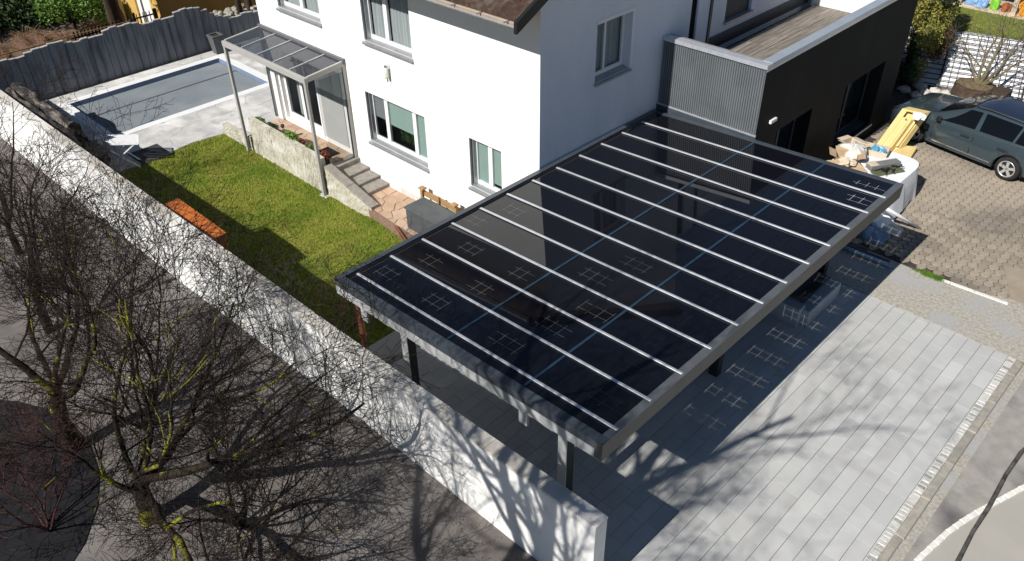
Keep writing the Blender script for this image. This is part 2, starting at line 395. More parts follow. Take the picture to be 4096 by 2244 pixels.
def voronoi(pts, bound, gap=.008, near=14):
    P = np.array(pts); cells = []
    for i, p in enumerate(P):
        d = ((P-p)**2).sum(1); order = np.argsort(d)[1:near+1]
        poly = list(bound)
        for j in order:
            q = P[j]; nx, ny = q-p; L = math.hypot(nx, ny)
            if L < 1e-6: continue
            nx /= L; ny /= L; c = nx*(p[0]+q[0])/2+ny*(p[1]+q[1])/2-gap
            poly = clip(poly, nx, ny, c)
            if len(poly) < 3: break
        if len(poly) >= 3: cells.append((tuple(p), poly))
    return cells
def pieces(cells, z0, z1, bev, name, m, parent, rnd, jit=.003, limit=300, zf=None):
    """each cell its own part, the ones largest in the picture first; the rest joined as one part of kind stuff"""
    sc = []
    for p, poly in cells:
        z = zf(*p) if zf else z1
        q = proj((p[0], p[1], z)); ar = abs(sum(poly[i][0]*poly[(i+1) % len(poly)][1]-poly[(i+1) % len(poly)][0]*poly[i][1] for i in range(len(poly))))/2
        vis = q is not None and -40 < q[0] < W0+40 and -40 < q[1] < H0+40
        sc.append((-(ar/q[2]**2 if vis else 0), p, poly))
    sc.sort(key=lambda t: t[0])
    rest = MB(); cnt = 0
    for k, (s_, p, poly) in enumerate(sc):
        dz = rnd.uniform(-jit, jit)
        zt = (zf(*p) if zf else z1)+dz; zb = zt-(z1-z0)
        if k < limit and s_ < 0: MB().poly(poly, zb, zt, bev).build(name, m, parent)
        else: rest.poly(poly, zb, zt, bev); cnt += 1
    if cnt: stuff(rest.build(name+'s_joined' if not name.endswith('s') else name, m, parent))

# plane with rectangular openings: axis 'y' (wall at y=const facing -y) or 'x' (wall at x=const facing +x)
def holed(axis, c, u0, u1, z0, z1, holes, depth):
    us = sorted({u0, u1, *[h[0] for h in holes], *[h[1] for h in holes]}); zs = sorted({z0, z1, *[h[2] for h in holes], *[h[3] for h in holes]})
    mb = MB(); sgn = 1 if axis == 'y' else -1
    def P(u, z, d=0.): return (u, c+d, z) if axis == 'y' else (c-d, u, z)
    for i in range(len(us)-1):
        for j in range(len(zs)-1):
            um, zm = (us[i]+us[i+1])/2, (zs[j]+zs[j+1])/2
            if any(h[0] < um < h[1] and h[2] < zm < h[3] for h in holes): continue
            mb.add([P(us[i], zs[j]), P(us[i+1], zs[j]), P(us[i+1], zs[j+1]), P(us[i], zs[j+1])], [(0, 1, 2, 3)])
    for a, b, lo, hi in holes:
        for (ua, za), (ub, zb) in (((a, lo), (b, lo)), ((b, lo), (b, hi)), ((b, hi), (a, hi)), ((a, hi), (a, lo))):
            mb.add([P(ua, za), P(ub, zb), P(ub, zb, depth), P(ua, za, depth)], [(3, 2, 1, 0)])
    return mb

# ============================================================ GROUND
rnd = random.Random(7)
def zl(x, y):                                  # lawn height
    t = min(1, max(0, (x+15.6)/2.2)); return -.47+.27*t*t*(3-2*t)
def zs(x):                                     # street-side ground height
    return float(np.interp(x, [-40, -23, -15.7, -10, -4, 10], [-.95, -.72, -.48, -.12, 0., 0.]))
def sheet(xs, ys, zf): 
    mb = MB(); n, m_ = len(xs), len(ys)
    return mb.add([(x, y, zf(x, y)) for x in xs for y in ys], [(i*m_+j, (i+1)*m_+j, (i+1)*m_+j+1, i*m_+j+1) for i in range(n-1) for j in range(m_-1)])
xs = [-400, -120, -60, -40, -30, -23, -19, -15.7, -12, -10, -8, -6, -4, 0, 20, 120, 400]
ys = [-400, -100, -30, -8, -4, 0, 2, 4, 5.45]
struct(sheet(xs, ys, lambda x, y: zs(x)-.012).build('street_ground', M['street']))
struct(sheet([-10.6, -5, 0, 20, 120, 400], [5.45, 10, 20, 40, 120, 400], lambda x, y: -.06).build('ground', M['gravel']))
struct(sheet([-400, -100, -60, -40, -28.7, -20, -10.6], [5.45, 10, 20, 40, 120, 400], lambda x, y: -.62).build('garden_ground', M['path']))

# flat round dark patch on the street ground, bottom left
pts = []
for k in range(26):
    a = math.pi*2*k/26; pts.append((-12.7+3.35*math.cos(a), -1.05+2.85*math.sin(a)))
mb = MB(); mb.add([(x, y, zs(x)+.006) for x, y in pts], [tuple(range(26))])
struct(mb.build('dark_ground_patch', M['darkpatch']))

# driveway of long slabs
dw = struct(MB().poly([(-3.84, 2.6), (-1.40, 2.6), (-1.40, 14.87), (-10.0, 14.87), (-10.0, 5.64), (-3.84, 5.64)], -.13, -.045).build('driveway', M['slabbed']))
cells = []
for i in range(35):
    x1 = -1.40-.2475*i; x0 = x1-.2475
    if x0 < -10.0: break
    first = 5.64 if x0 < -3.9 else 2.6
    y = first+rnd.choice([.1, .16, .245, .33])
    edges = [first]
    while y < 14.87:
        if y-edges[-1] > .1: edges.append(y)
        y += rnd.choice([.49, .49, .49, .735, .49])
    edges.append(14.87)
    for a, b in zip(edges[:-1], edges[1:]):
        g = .0028; h = .0018
        cells.append((((x0+x1)/2, (a+b)/2), [(x0+g, a+h), (x1-g, a+h), (x1-g, b-h), (x0+g, b-h)]))
pieces(cells, -.044, .0, .0015, 'slab', M['slab'], dw, rnd, .0015)

# yard of hexagonal pavers
yard_b = [(-9.5, 16.55), (-3.9, 16.42), (-2.75, 16.45), (-1.9, 16.75), (2.5, 16.9), (3, 24), (-1, 27.4), (-9.5, 27.4)]
yd = struct(MB().poly(yard_b, -.055, -.022).build('paved_yard', M['hexbed']))
pts = []
a0 = R(28); ex, ey = (math.cos(a0), math.sin(a0)), (-math.sin(a0), math.cos(a0))
for i in range(-10, 75):
    for j in range(-45, 60):
        u = .215*(i+.5*(j % 2)); v = .172*j
        x = -9.5+u*ex[0]+v*ey[0]; y = 16.2+u*ex[1]+v*ey[1]
        if 16.35 < y < 26.9 and -7.45 < x < 1.6 and (y > 16.5) and not (x > -.2 and y < 17.2):
            pts.append((x+rnd.uniform(-.014, .014), y+rnd.uniform(-.012, .012)))
pts = [p for p in pts if inview((p[0], p[1], 0), 250)]
cells = voronoi(pts, yard_b, .0055, 9)
def roundoff(poly, t=.22):
    out = []
    for i in range(len(poly)):
        p, q = poly[i], poly[(i+1) % len(poly)]
        out += [(p[0]+(q[0]-p[0])*t, p[1]+(q[1]-p[1])*t), (p[0]+(q[0]-p[0])*(1-t), p[1]+(q[1]-p[1])*(1-t))]
    return out
def small(p, poly): return max(math.hypot(p[0]-a, p[1]-b) for a, b in poly) < .24
cells = [(p, roundoff(q)) for p, q in cells if small(p, q)]
pieces(cells, -.05, -.002, .004, 'paver', M['hexp'], yd, rnd, .003)
struct(MB().poly([(-1.95, 16.75), (3, 17.1), (3, 19.6), (-1.4, 18.4), (-2.5, 17.9)], -.05, .003).build('yard_patch', mat('yard_patch', (.36, .30, .23), .95, (.30, .25, .19), scale=3, bump=.2)))

# strip of worn concrete between drive and yard, road, kerbs
struct(MB().poly([(-7.4, 14.9), (-1.1, 14.9), (-.6, 15.1), (2, 16.2), (2.5, 17.2), (-1.9, 16.72), (-3.2, 16.44), (-7.4, 16.5)], -.05, -.004).build('concrete_strip', M['gravel']))
struct(B(-.98, 40, -30, 15.0, -.05, -.03).build('road', M['asphalt']))
mb = MB(); n = 14
curve = [(-.84, 8.7), (-.82, 9.28), (-.77, 9.56), (-.70, 10.01), (-.58, 10.49), (-.37, 11.12), (-.15, 11.74), (.15, 12.4), (.6, 13.1), (1.3, 13.9), (2.3, 14.7)]
mb.add([(x+.03, y, -.026) for x, y in curve]+[(30, 14.7, -.026), (30, 8.7, -.026)], [tuple(range(len(curve)+2))[::-1]])
struct(mb.build('road_surface', M['asphalt2']))
kb = thing('curved_kerb', 'curved row of white kerbstones in the road at the bottom right', 'kerb', (-.4, 11, 0))
def resample(c, st):
    out = [c[0]]; acc = 0
    for a, b in zip(c[:-1], c[1:]):
        L = math.dist(a, b); t = st-acc
        while t <= L: out.append((a[0]+(b[0]-a[0])*t/L, a[1]+(b[1]-a[1])*t/L)); t += st
        acc = (acc+L) % st
    return out
rc = resample(curve, .17)
for a, b in zip(rc[:-1], rc[1:]):
    d = Vector((b[0]-a[0], b[1]-a[1])); L = d.length; d.normalize(); nn = Vector((-d.y, d.x)); g = .004
    q = [Vector(a)+d*g+nn*.045, Vector(a)+d*g-nn*.045, Vector(b)-d*g-nn*.045, Vector(b)-d*g+nn*.045]
    MB().poly([(v.x+rnd.uniform(-.004, .004), v.y) for v in q][::-1], -.04, -.004+rnd.uniform(-.003, .006), .01).build('kerbstone', M['whitekerb'], kb)
mb = MB(); tl = [(-.40, 12.62), (-.42, 12.47), (-.44, 11.8), (-.41, 11.0), (-.42, 10.3), (-.39, 9.65), (-.36, 8.8)]
vs = []; 
for i, (x, y) in enumerate(tl):
    wd = .035+.006*math.sin(i*2.1); vs += [(x-wd, y, .0), (x+wd, y, .0)]
mb.add(vs, [(2*i, 2*i+1, 2*i+3, 2*i+2) for i in range(len(tl)-1)])
mb2 = MB(); mb2.v = [(x, y, z+.006) for x, y, z in mb.v]; mb2.f = mb.f
tag(MB().tube([(x, y, -.002) for x, y in tl], [.03, .034, .032, .036, .03, .034, .03], 8).build('road_hose', M['tar'], smooth=True), 'dark grey hose lying across the curved white kerbstones', 'hose')

cb = thing('cobble_edging', 'row of small cobbles set in pale mortar beside the grey driveway slabs', 'edging', (-1.33, 11, 0))
B(-1.398, -1.26, 8.0, 14.86, -.1, -.012).build('mortar_bed', M['mortar'], cb)
y = 8.05
while y < 14.75:
    L = rnd.uniform(.055, .085)
    if rnd.random() < .9:
        c0 = -1.39+rnd.uniform(0, .015)
        MB().poly([(c0, y), (c0+.115+rnd.uniform(-.01, .01), y+rnd.uniform(-.01, .01)), (c0+.115, y+L), (c0, y+L+rnd.uniform(-.008, .008))], -.05, .0+rnd.uniform(-.004, .005), .008).build('cobble', M['cobble'], cb)
    y += L+.022
kr = thing('driveway_kerb', 'straight concrete kerb between the cobble edging and the dark road', 'kerb', (-1.2, 11, 0))
y = 6.5
while y < 14.8:
    L = .98
    B(-1.258, -1.12+rnd.uniform(-.01, .01), y, min(14.87, y+L-.008), -.1, .012+rnd.uniform(-.003, .003), bev=.012).build('kerb_block', M['kerb'], kr); y += L
kw = thing('stone_sill', 'long cream kerb strip lying between the worn concrete and the brown yard pavers', 'kerb', (-2.6, 16.45, 0))
a, b = (-3.25, 16.42), (-1.95, 16.50)
for k in range(2):
    p = [a[0]+(b[0]-a[0])*k/2, a[1]+(b[1]-a[1])*k/2]; q = [a[0]+(b[0]-a[0])*(k+1)/2-.008, a[1]+(b[1]-a[1])*(k+1)/2]
    MB().poly([(p[0], p[1]), (q[0], q[1]), (q[0]-.01, q[1]+.07), (p[0]-.01, p[1]+.07)], -.03, .02, .008).build('kerb_block', M['whitekerb'], kw)
# weed patch at the end of the kerb strip
def tufts(pts, h, m, name, parent=None, zf=None, wd=.006, lean=.5):
    r = np.random.RandomState(3); n = len(pts); P = np.array(pts)
    z = np.array([zf(x, y) for x, y in P]) if zf else np.zeros(n)
    ang = r.rand(n)*6.283; hh = h*(.5+r.rand(n)*.8); le = lean*hh*(r.rand(n)); la = r.rand(n)*6.283
    wx = np.cos(ang)*wd; wy = np.sin(ang)*wd
    v = np.empty((n*3, 3))
    v[0::3] = np.c_[P[:, 0]-wx, P[:, 1]-wy, z]; v[1::3] = np.c_[P[:, 0]+wx, P[:, 1]+wy, z]
    v[2::3] = np.c_[P[:, 0]+le*np.cos(la), P[:, 1]+le*np.sin(la), z+hh]
    mb = MB(); mb.v = [tuple(q) for q in v.tolist()]; mb.f = [(3*i, 3*i+1, 3*i+2) for i in range(n)]
    return mb.build(name, m, parent)
pp = [(-3.5+rnd.gauss(0, .13), 16.44+rnd.gauss(0, .045)) for _ in range(1400)]
tag(tufts(pp, .05, M['leafb'], 'weed_patch'), 'small green tuft of weeds at the left end of the cream kerb strip', 'weeds', kind='stuff')

# lawn
lx = np.linspace(-22.3, -9.6, 40); ly = np.linspace(5.6, 11.0, 20)
lawn = struct(sheet(list(lx), list(ly), zl).build('lawn', M['grass']))
r = np.random.RandomState(5); n = 60000
px = r.uniform(-22.2, -9.9, n); py = r.uniform(5.65, 10.4, n)
keep = ~((px > -15.3) & (py > 10.1+.12*np.sin(px*5))) & ~((px < -20.2) & (py > 10.0)) & ~((py > 9.98) & (px < -14.8))
keep &= ~((px > -14.2) & (py > 9.95+.1*np.sin(px*9)-.02)) & (px > -22.15+.10*np.sin(py*4)+.06*np.sin(py*13))
gp = np.c_[px, py][keep]
tag(tufts(gp.tolist(), .06, M['blade'], 'grass', None, zl, .009), 'short mown green grass with paler patches between the garden wall and the house', 'grass', kind='stuff')

# lower flagstone path by the steps
path_b = [(-15.4, 10.22), (-14.7, 10.05), (-14.0, 10.0), (-12.8, 9.95), (-10.2, 9.9), (-10.2, 11.06), (-15.4, 11.06)]
pf = struct(MB().poly(path_b, -.25, -.155).build('lower_path', M['terrajoint']))
pts = [(x+rnd.uniform(-.14, .14), y+rnd.uniform(-.1, .1)) for x in np.arange(-15.3, -10.2, .42) for y in np.arange(10.0, 11.1, .33)]
pieces(voronoi(pts, path_b, .009), -.18, -.135, .005, 'flagstone', M['terra'], pf, rnd, .003)
# gravelly verge between the lawn and the path
struct(MB().poly([(-14.9, 9.98), (-13.7, 9.75), (-12.6, 9.6), (-10.2, 9.5), (-10.2, 9.92), (-12.8, 9.97), (-14.0, 10.03), (-14.7, 10.07), (-15.2, 10.2)], -.4, -.165).build('verge', mat('verge_soil', (.30, .20, .14), 1, (.2, .14, .1), scale=20, bump=.9, bscale=80)))

# pool deck, coping, pool
PX0, PX1, PY0, PY1 = -27.75, -24.45, 7.65, 13.05
deck_b = [(-28.6, 5.62), (-22.1, 5.62), (-22.0, 7.4), (-22.2, 9.0), (-22.05, 10.05), (-20.6, 10.3), (-20.6, 16.5), (-28.6, 16.5)]
def ring(mb, ox0, ox1, oy0, oy1, ix0, ix1, iy0, iy1, z0, z1):
    mb.box(ox0, ox1, oy0, iy0, z0, z1); mb.box(ox0, ox1, iy1, oy1, z0, z1)
    mb.box(ox0, ix0, iy0, iy1, z0, z1); mb.box(ix1, ox1, iy0, iy1, z0, z1); return mb
dk = struct(ring(MB(), -28.65, -22.3, 5.62, 16.5, PX0-.3, PX1+.3, PY0-.3, PY1+.3, -.9, -.468).build('pool_deck', M['deckjoint']))
MB().poly([(-22.298, 5.62), (-22.1, 5.62), (-22.0, 7.4), (-22.2, 9.0), (-22.05, 10.05), (-20.6, 10.3), (-20.6, 16.5), (-22.298, 16.5)], -.9, -.468).build('deck_bed', M['deckjoint'], dk)
pts = [(x+rnd.uniform(-.3, .3), y+rnd.uniform(-.25, .25)) for x in np.arange(-28.4, -20.4, .95) for y in np.arange(5.8, 16.5, .8)]
cells = []
for p, poly in voronoi(pts, deck_b, .005):
    # keep the pool free: cut each stone against the coping rectangle
    x0, x1, y0, y1 = PX0-.3, PX1+.3, PY0-.3, PY1+.3
    parts = [clip(poly, 1, 0, x0), clip(poly, -1, 0, -x1)]
    mid = clip(clip(poly, -1, 0, -x0), 1, 0, x1)
    if len(mid) > 2: parts += [clip(mid, 0, 1, y0), clip(mid, 0, -1, -y1)]
    for q in parts:
        if len(q) > 2:
            ar = abs(sum(q[i][0]*q[(i+1) % len(q)][1]-q[(i+1) % len(q)][0]*q[i][1] for i in range(len(q))))/2
            if ar > .01: cells.append(((float(np.mean([a[0] for a in q])), float(np.mean([a[1] for a in q]))), q))
pieces(cells, -.48, -.45, .003, 'paving_stone', M['deck'], dk, rnd, .0015)
pool = thing('swimming_pool', 'rectangular swimming pool under a grey slatted cover beside the plank fence', 'pool', (-26.1, 10.3, -.45))
ring(MB(), PX0-.3, PX1+.3, PY0-.3, PY1+.3, PX0, PX1, PY0, PY1, -.9, -.443).build('coping', M['poolcop'], pool)
mb = MB()
e = .004
for (xa, ya, xb, yb) in ((PX0+e, PY0+e, PX1-e, PY0+e), (PX1-e, PY0+e, PX1-e, PY1-e), (PX1-e, PY1-e, PX0+e, PY1-e), (PX0+e, PY1-e, PX0+e, PY0+e)):
    mb.add([(xa, ya, -.9), (xb, yb, -.9), (xb, yb, -.444), (xa, ya, -.444)], [(3, 2, 1, 0)])
mb.build('pool_wall', M['poolside'], pool)
mb = MB(); k = 0; y = PY0+.02
while y < PY1-.07:
    mb.box(PX0+.03, PX1-.02, y, y+.066, -.62, -.585+.002*(k % 2), bev=.012); y += .074; k += 1
stuff(mb.build('cover_slats', M['cover'], pool))
B(-26.55, -26.51, PY0+.03, PY1-.03, -.575, -.571).build('cover_seam', M['boxgrey'], pool)
B(PX0+.006, PX1-.006, PY0+.006, PY1-.006, -.70, -.63).build('water', mat('pool_water', (.02, .05, .07), .05), pool)

# ============================================================ HOUSE
HX0, HX1, HY = -20.55, -10.10, 11.08
house = thing('white_house', 'large white rendered house with brown tiled eave and grey window sills', 'house', (-15, 14, -.2))
holes = [(-15.98, -13.74, .98, 2.33), (-15.72, -13.98, 3.68, 5.15), (-19.4, -17.5, 3.68, 5.15), (-12.22, -11.22, 1.1, 2.32), (-20.05, -18.25, .32, 2.45)]
holed('y', HY, HX0, HX1, -.3, 5.72, holes, .22).build('front_wall', M['plaster'], house)
sh = [(12.78, 13.95, 3.66, 4.9)]
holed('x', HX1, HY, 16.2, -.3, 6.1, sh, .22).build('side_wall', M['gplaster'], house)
MB().add([(HX0, HY, -.6), (HX0, HY, 5.7), (HX0, 24, 5.7), (HX0, 24, -.6)], [(0, 1, 2, 3)]).build('rear_side_wall', M['plaster'], house)
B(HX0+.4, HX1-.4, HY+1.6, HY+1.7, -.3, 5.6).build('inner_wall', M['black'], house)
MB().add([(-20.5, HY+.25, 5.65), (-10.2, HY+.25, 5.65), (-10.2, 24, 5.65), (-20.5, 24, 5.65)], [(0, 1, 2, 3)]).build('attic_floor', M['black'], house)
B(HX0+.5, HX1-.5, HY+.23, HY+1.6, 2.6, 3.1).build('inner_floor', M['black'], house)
# gable above the side wall
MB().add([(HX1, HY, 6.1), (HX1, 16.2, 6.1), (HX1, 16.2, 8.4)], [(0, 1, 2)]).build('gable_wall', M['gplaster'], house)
# plinth
for a, b in ((-15.70, -14.885), (-14.875, -13.0), (-12.99, -11.2)):
    B(a, b, HY-.035, HY-.002, -.2, .035, bev=.006).build('plinth_panel', M['mortar'] if a > -15 else M['white'], house)

def win_y(x0, x1, z0, z1, muls, sill=True, y=HY, kinds=None, sh=.08):
    """window in the front wall: frame set back, panes, sill, metal side reveal"""
    yf = y+.15; fw = .075
    fr = MB()
    fr.box(x0+.01, x0+.01+fw, yf, yf+.06, z0+.02, z1-.005); fr.box(x1-.01-fw, x1-.01, yf, yf+.06, z0+.02, z1-.005)
    fr.box(x0+.01+fw, x1-.01-fw, yf, yf+.06, z0+.02, z0+.12); fr.box(x0+.01+fw, x1-.01-fw, yf, yf+.06, z1-.07, z1-.005)
    for mx in muls: fr.box(mx-.065, mx+.065, yf-.012, yf+.06, z0+.12, z1-.07)
    wd = bevel(fr.build('window', M['white'], house), .006)
    es = [x0+.085]+[v for mx in muls for v in (mx-.065, mx+.065)]+[x1-.085]
    for i in range(0, len(es), 2):
        B(es[i]+.001, es[i+1]-.001, yf+.025, yf+.033, z0+.121, z1-.071).build('pane', PANE, wd)
        kd = (kinds or ['curtain']*9)[i//2]
        if kd == 'curtain':
            n = max(6, int((es[i+1]-es[i])*26)); f = lambda u, v, a=es[i], b=es[i+1], n=n: (a+(b-a)*u, yf+.10+.02*math.sin(u*n*2.1), z0+.05+(z1-z0-.1)*v)
            MB().grid(f, n*3, 1).build('curtain', M['curtain'], wd)
        elif kd:
            frac, mm = kd
            B(es[i]+.002, es[i+1]-.002, yf+.05, yf+.058, z1-.07-(z1-z0-.19)*frac, z1-.072).build('blind', mm, wd)
    if sill:
        s = MB(); s.hexa([(x0-.03, y-.075, z0-.075), (x1+.03, y-.075, z0-.075), (x1+.03, yf, z0-.03), (x0-.03, yf, z0-.03),
                         (x0-.03, y-.075, z0-.022), (x1+.03, y-.075, z0-.022), (x1+.03, yf-.001, z0+.035), (x0-.03, yf-.001, z0+.035)])
        s.build('sill', M['alusill'], wd)
    s = MB(); s.box(x0+.001, x0+.012, y-.012, yf, z0+.03, z1-.002)
    s.box(x0+.045, x0+.065, y+.05, yf-.001, z0+.03, z1-.01); s.build('guide_rail', M['alusill'], wd)
    return wd
win_y(-15.98, -13.74, .98, 2.33, [-15.38, -14.30], kinds=[(.55, M['blindg']), (.60, M['blind']), (1., M['blind'])])
win_y(-15.72, -13.98, 3.68, 5.15, [-15.02])
win_y(-19.4, -17.5, 3.68, 5.15, [-18.5])
win_y(-12.22, -11.22, 1.1, 2.32, [-11.71], kinds=[(1., M['blind']), (.93, M['blind'])])
# pot plants behind the lower window
mb = MB()
for k in range(160):
    x = rnd.uniform(-15.2, -14.4); z = 1.12+rnd.random()*.35; y = HY+.34+rnd.random()*.15; a = rnd.uniform(-.04, .04)
    mb.add([(x, y, z-.06), (x+.02+a, y, z), (x+a, y, z+.09)], [(0, 1, 2)])
tag(stuff(mb.build('window_plants', M['leafd'])), 'dark leafy plants standing inside behind the half blinded window', 'plants')
# terrace door
dr = MB(); yf = HY+.1
for a, b in ((-20.04, -19.93), (-19.25, -19.12), (-18.36, -18.26)): dr.box(a, b, yf, yf+.07, .34, 2.44)
for a, b in ((-19.929, -19.251), (-19.119, -18.361)): dr.box(a, b, yf+.001, yf+.068, .34, .50); dr.box(a, b, yf+.001, yf+.068, 2.34, 2.44)
dw_ = bevel(dr.build('door', M['white'], house), .006)
for a, b in ((-19.928, -19.252), (-19.118, -18.362)): B(a, b, yf+.03, yf+.04, .501, 2.339).build('pane', PANE, dw_)
n = 14
MB().grid(lambda u, v: (-19.9+.6*u, yf+.3+.03*math.sin(u*30), .36+1.95*v), 40, 1).build('curtain', M['curtain'], dw_)
B(-20.35, -20.13, HY-.10, HY-.002, .27, 2.5).build('door_pillar', M['white'], house)
B(-18.14, -17.02, HY-.022, HY-.003, .40, 2.5).build('canopy_shade_panel', mat('canopy_shade_beige', (.50, .49, .47), .8, (.47, .46, .44), scale=2), house)  # grey-beige panel: canopy shadow on the facade put into its colour
B(-18.20, -18.142, HY-.03, HY-.003, .34, 2.5).build('door_trim', M['white'], house)
# side window
wd = MB(); xw = HX1-.17
for a, b in ((12.79, 12.87), (13.24, 13.30), (13.86, 13.94)): wd.box(xw-.06, xw, a, b, 3.70, 4.89)
for a, b in ((12.871, 13.239), (13.301, 13.859)): wd.box(xw-.059, xw-.001, a, b, 3.70, 3.79); wd.box(xw-.059, xw-.001, a, b, 4.82, 4.89)
wo_ = bevel(wd.build('window', M['white'], house), .006); wo_['label'] = 'deep set window in the shaded side wall'
for a, b in ((12.872, 13.238), (13.302, 13.858)):
    B(xw-.03, xw-.022, a, b, 3.791, 4.819).build('pane', PANE, wo_)
MB().grid(lambda u, v: (xw-.12+.02*math.sin(u*44), 12.85+1.05*u, 3.72+1.15*v), 60, 1).build('curtain', M['curtain'], wo_)
MB().hexa([(HX1+.07, 12.75, 3.60), (HX1+.07, 13.98, 3.60), (xw, 13.98, 3.62), (xw, 12.75, 3.62), (HX1+.07, 12.75, 3.64), (HX1+.07, 13.98, 3.64), (xw, 13.98, 3.695), (xw, 12.75, 3.695)]).build('sill', M['alusill'], wo_)
for (a, b, c, d) in ((13.955, 14.03, 3.60, 4.98), (12.776, 13.954, 4.905, 4.98)): B(HX1+.001, HX1+.012, a, b, c, d).build('window_trim', M['white'], house)
# pillar and dark downpipe recess, set-back upper wall
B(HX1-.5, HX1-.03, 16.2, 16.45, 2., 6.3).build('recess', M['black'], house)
B(HX1-.28, HX1+.02, 16.45, 16.95, 2., 6.3).build('wall_pillar', M['gplaster'], house)
B(HX1-.04, HX1+.05, 16.96, 17.05, 2.9, 6.3).build('downpipe', M['darkframe'], house)
uh = [(17.95, 19.2, 3.62, 5.0), (20.6, 21.9, 4.0, 5.0)]
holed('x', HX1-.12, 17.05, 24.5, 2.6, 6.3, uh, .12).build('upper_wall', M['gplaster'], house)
for a, b, c, d in uh:
    B(HX1-.22, HX1-.2, a, b, c, d).build('shutter', M['blueshut'], house)
    B(HX1-.2, HX1-.05, a-.04, b+.05, c-.05, c+.005).build('sill', M['alusill'], house)
B(HX1-.119, HX1-.05, 17.1, 22.3, 3.1, 3.38).build('wall_shade_strip', M['darkframe'], house)  # dark strip painted for the shade between wall foot and terrace deck
# roof: eave slab, tiles, gutter, verge
EY, EZ = 10.24, 5.60; SL = math.tan(R(27)); RX = -9.86
rf = MB(); 
rf.hexa([(-20.9, EY+.02, EZ-.10), (RX, EY+.02, EZ-.10), (RX, 16.2, EZ-.10+(16.2-EY)*SL), (-20.9, 16.2, EZ-.10+(16.2-EY)*SL),
         (-20.9, EY+.02, EZ-.02), (RX, EY+.02, EZ-.02), (RX, 16.2, EZ-.02+(16.2-EY)*SL), (-20.9, 16.2, EZ-.02+(16.2-EY)*SL)])
roof = rf.build('roof', mat('soffit', (.34, .25, .18), .8), house)
for i in range(3):
    for j in range(9):
        x1 = RX-.06-.255*j; x0 = x1-.25; yb = EY+.05+.34*i; yt = yb+.37
        def tile(u, v, x0=x0, yb=yb, yt=yt, i=i):
            y = yb+(yt-yb)*v; return (x0+.25*u, y, EZ+.03+(y-EY)*SL+.022*math.cos(u*2*math.pi)+.025*(1-v))
        t = MB().grid(tile, 8, 1); t.add([(x0, yb, EZ+(yb-EY)*SL+.0), (x0+.25, yb, EZ+(yb-EY)*SL), (x0+.25, yb, EZ+.075+(yb-EY)*SL), (x0, yb, EZ+.075+(yb-EY)*SL)], [(0, 1, 2, 3)])
        t.build('roof_tile', M['tilem'], roof)
def rt(u, v):
    x = -20.9+(RX-.06-9*.255+20.9)*u; y = EY+.05+1.02*v; return (x, y, EZ+.03+(y-EY)*SL+.022*math.cos((x-RX)/.255*2*math.pi))
stuff(MB().grid(rt, 300, 4).build('roof_tiles_joined', M['tilem'], roof))
MB().grid(lambda u, v: (-20.9+(RX-.03+20.9)*u, EY+1.03+5*v, EZ+.03+(EY+1.03+5*v-EY)*SL+.022*math.cos((u*11/.255)*2*math.pi)), 340, 12).build('upper_tiles', M['tilem'], roof)
g = MB(); seg = 8
vs = []; fs = []
for x in (-20.95, RX+.02):
    for k in range(seg+1):
        a = math.pi+math.pi*k/seg; vs.append((x, EY-.02+.07*math.cos(a), EZ+.0+.07*math.sin(a)))
    for k in range(seg+1):
        a = 2*math.pi-math.pi*k/seg; vs.append((x, EY-.02+.062*math.cos(a), EZ+.0+.062*math.sin(a)))
m2 = 2*(seg+1); fs = [(k, (k+1) % m2, m2+(k+1) % m2, m2+k) for k in range(m2)]
gt = g.add(vs, fs).build('gutter', mat('zinc_gutter', (.46, .46, .46), .5, (.38, .38, .38), scale=8, metal=.15), roof)
for k in range(9): B(RX-.3-k*.7, RX-.27-k*.7, EY-.085, EY+.06, EZ-.005, EZ+.012).build('gutter_bracket', M['alu'], gt)
MB().hexa([(RX-.02, EY-.1, EZ-.13), (RX+.06, EY-.1, EZ-.13), (RX+.06, 16.2, EZ-.13+(16.3-EY)*SL), (RX-.02, 16.2, EZ-.13+(16.3-EY)*SL),
           (RX-.02, EY-.1, EZ+.08), (RX+.06, EY-.1, EZ+.08), (RX+.06, 16.2, EZ+.09+(16.3-EY)*SL), (RX-.02, 16.2, EZ+.09+(16.3-EY)*SL)]).build('verge_board', M['verge'], roof)
lp = thing('wall_lamp', 'small cream tube lamp on the white facade between the upper and lower window', 'lamp', (-14.9, HY, 3.1))
MB().lathe([(.02, 0), (.045, .01), (.05, .05), (.05, .22), (.03, .26)], 14, (-14.9, HY-.09, 2.98)).build('lamp_tube', M['lampglass'], lp, smooth=True)
B(-14.95, -14.85, HY-.10, HY-.001, 3.22, 3.30).build('bracket', M['alu'], lp)
B(-14.885, -14.865, HY-.1, HY-.08, 2.90, 2.98).build('pull_switch', M['plastic'], lp)

# ============================================================ ANNEX
AX, AY = -7.5, 15.2
ann = thing('dark_annex', 'charcoal flat roofed annex with corrugated grey end wall and roof terrace', 'building', (-8.8, 19, 0))
holed('x', AX, AY, 23.1, -.05, 3.93, [(19.62, 21.92, .38, 2.2), (16.2, 17.88, .0, 2.2)], .38).build('side_wall', M['charcoal'], ann)
B(AX-2.6, AX-.003, AY+.03, AY+.1, -.05, 2.42).build('lower_end_wall', M['charcoal'], ann)
B(AX-2.6, AX-.6, AY+.5, AY+.6, 0, 3.0).build('inner_wall', M['black'], ann)
MB().add([(AX-.003, 23.1, 0), (-10, 23.1, 0), (-10, 23.1, 3.93), (AX-.003, 23.1, 3.93)], [(0, 1, 2, 3)]).build('rear_wall', M['charcoal'], ann)
B(-10.05, AX-.4, 16.2, 23.0, -.04, -.01).build('room_floor', mat('floor_inside', (.25, .19, .13), .6), ann)
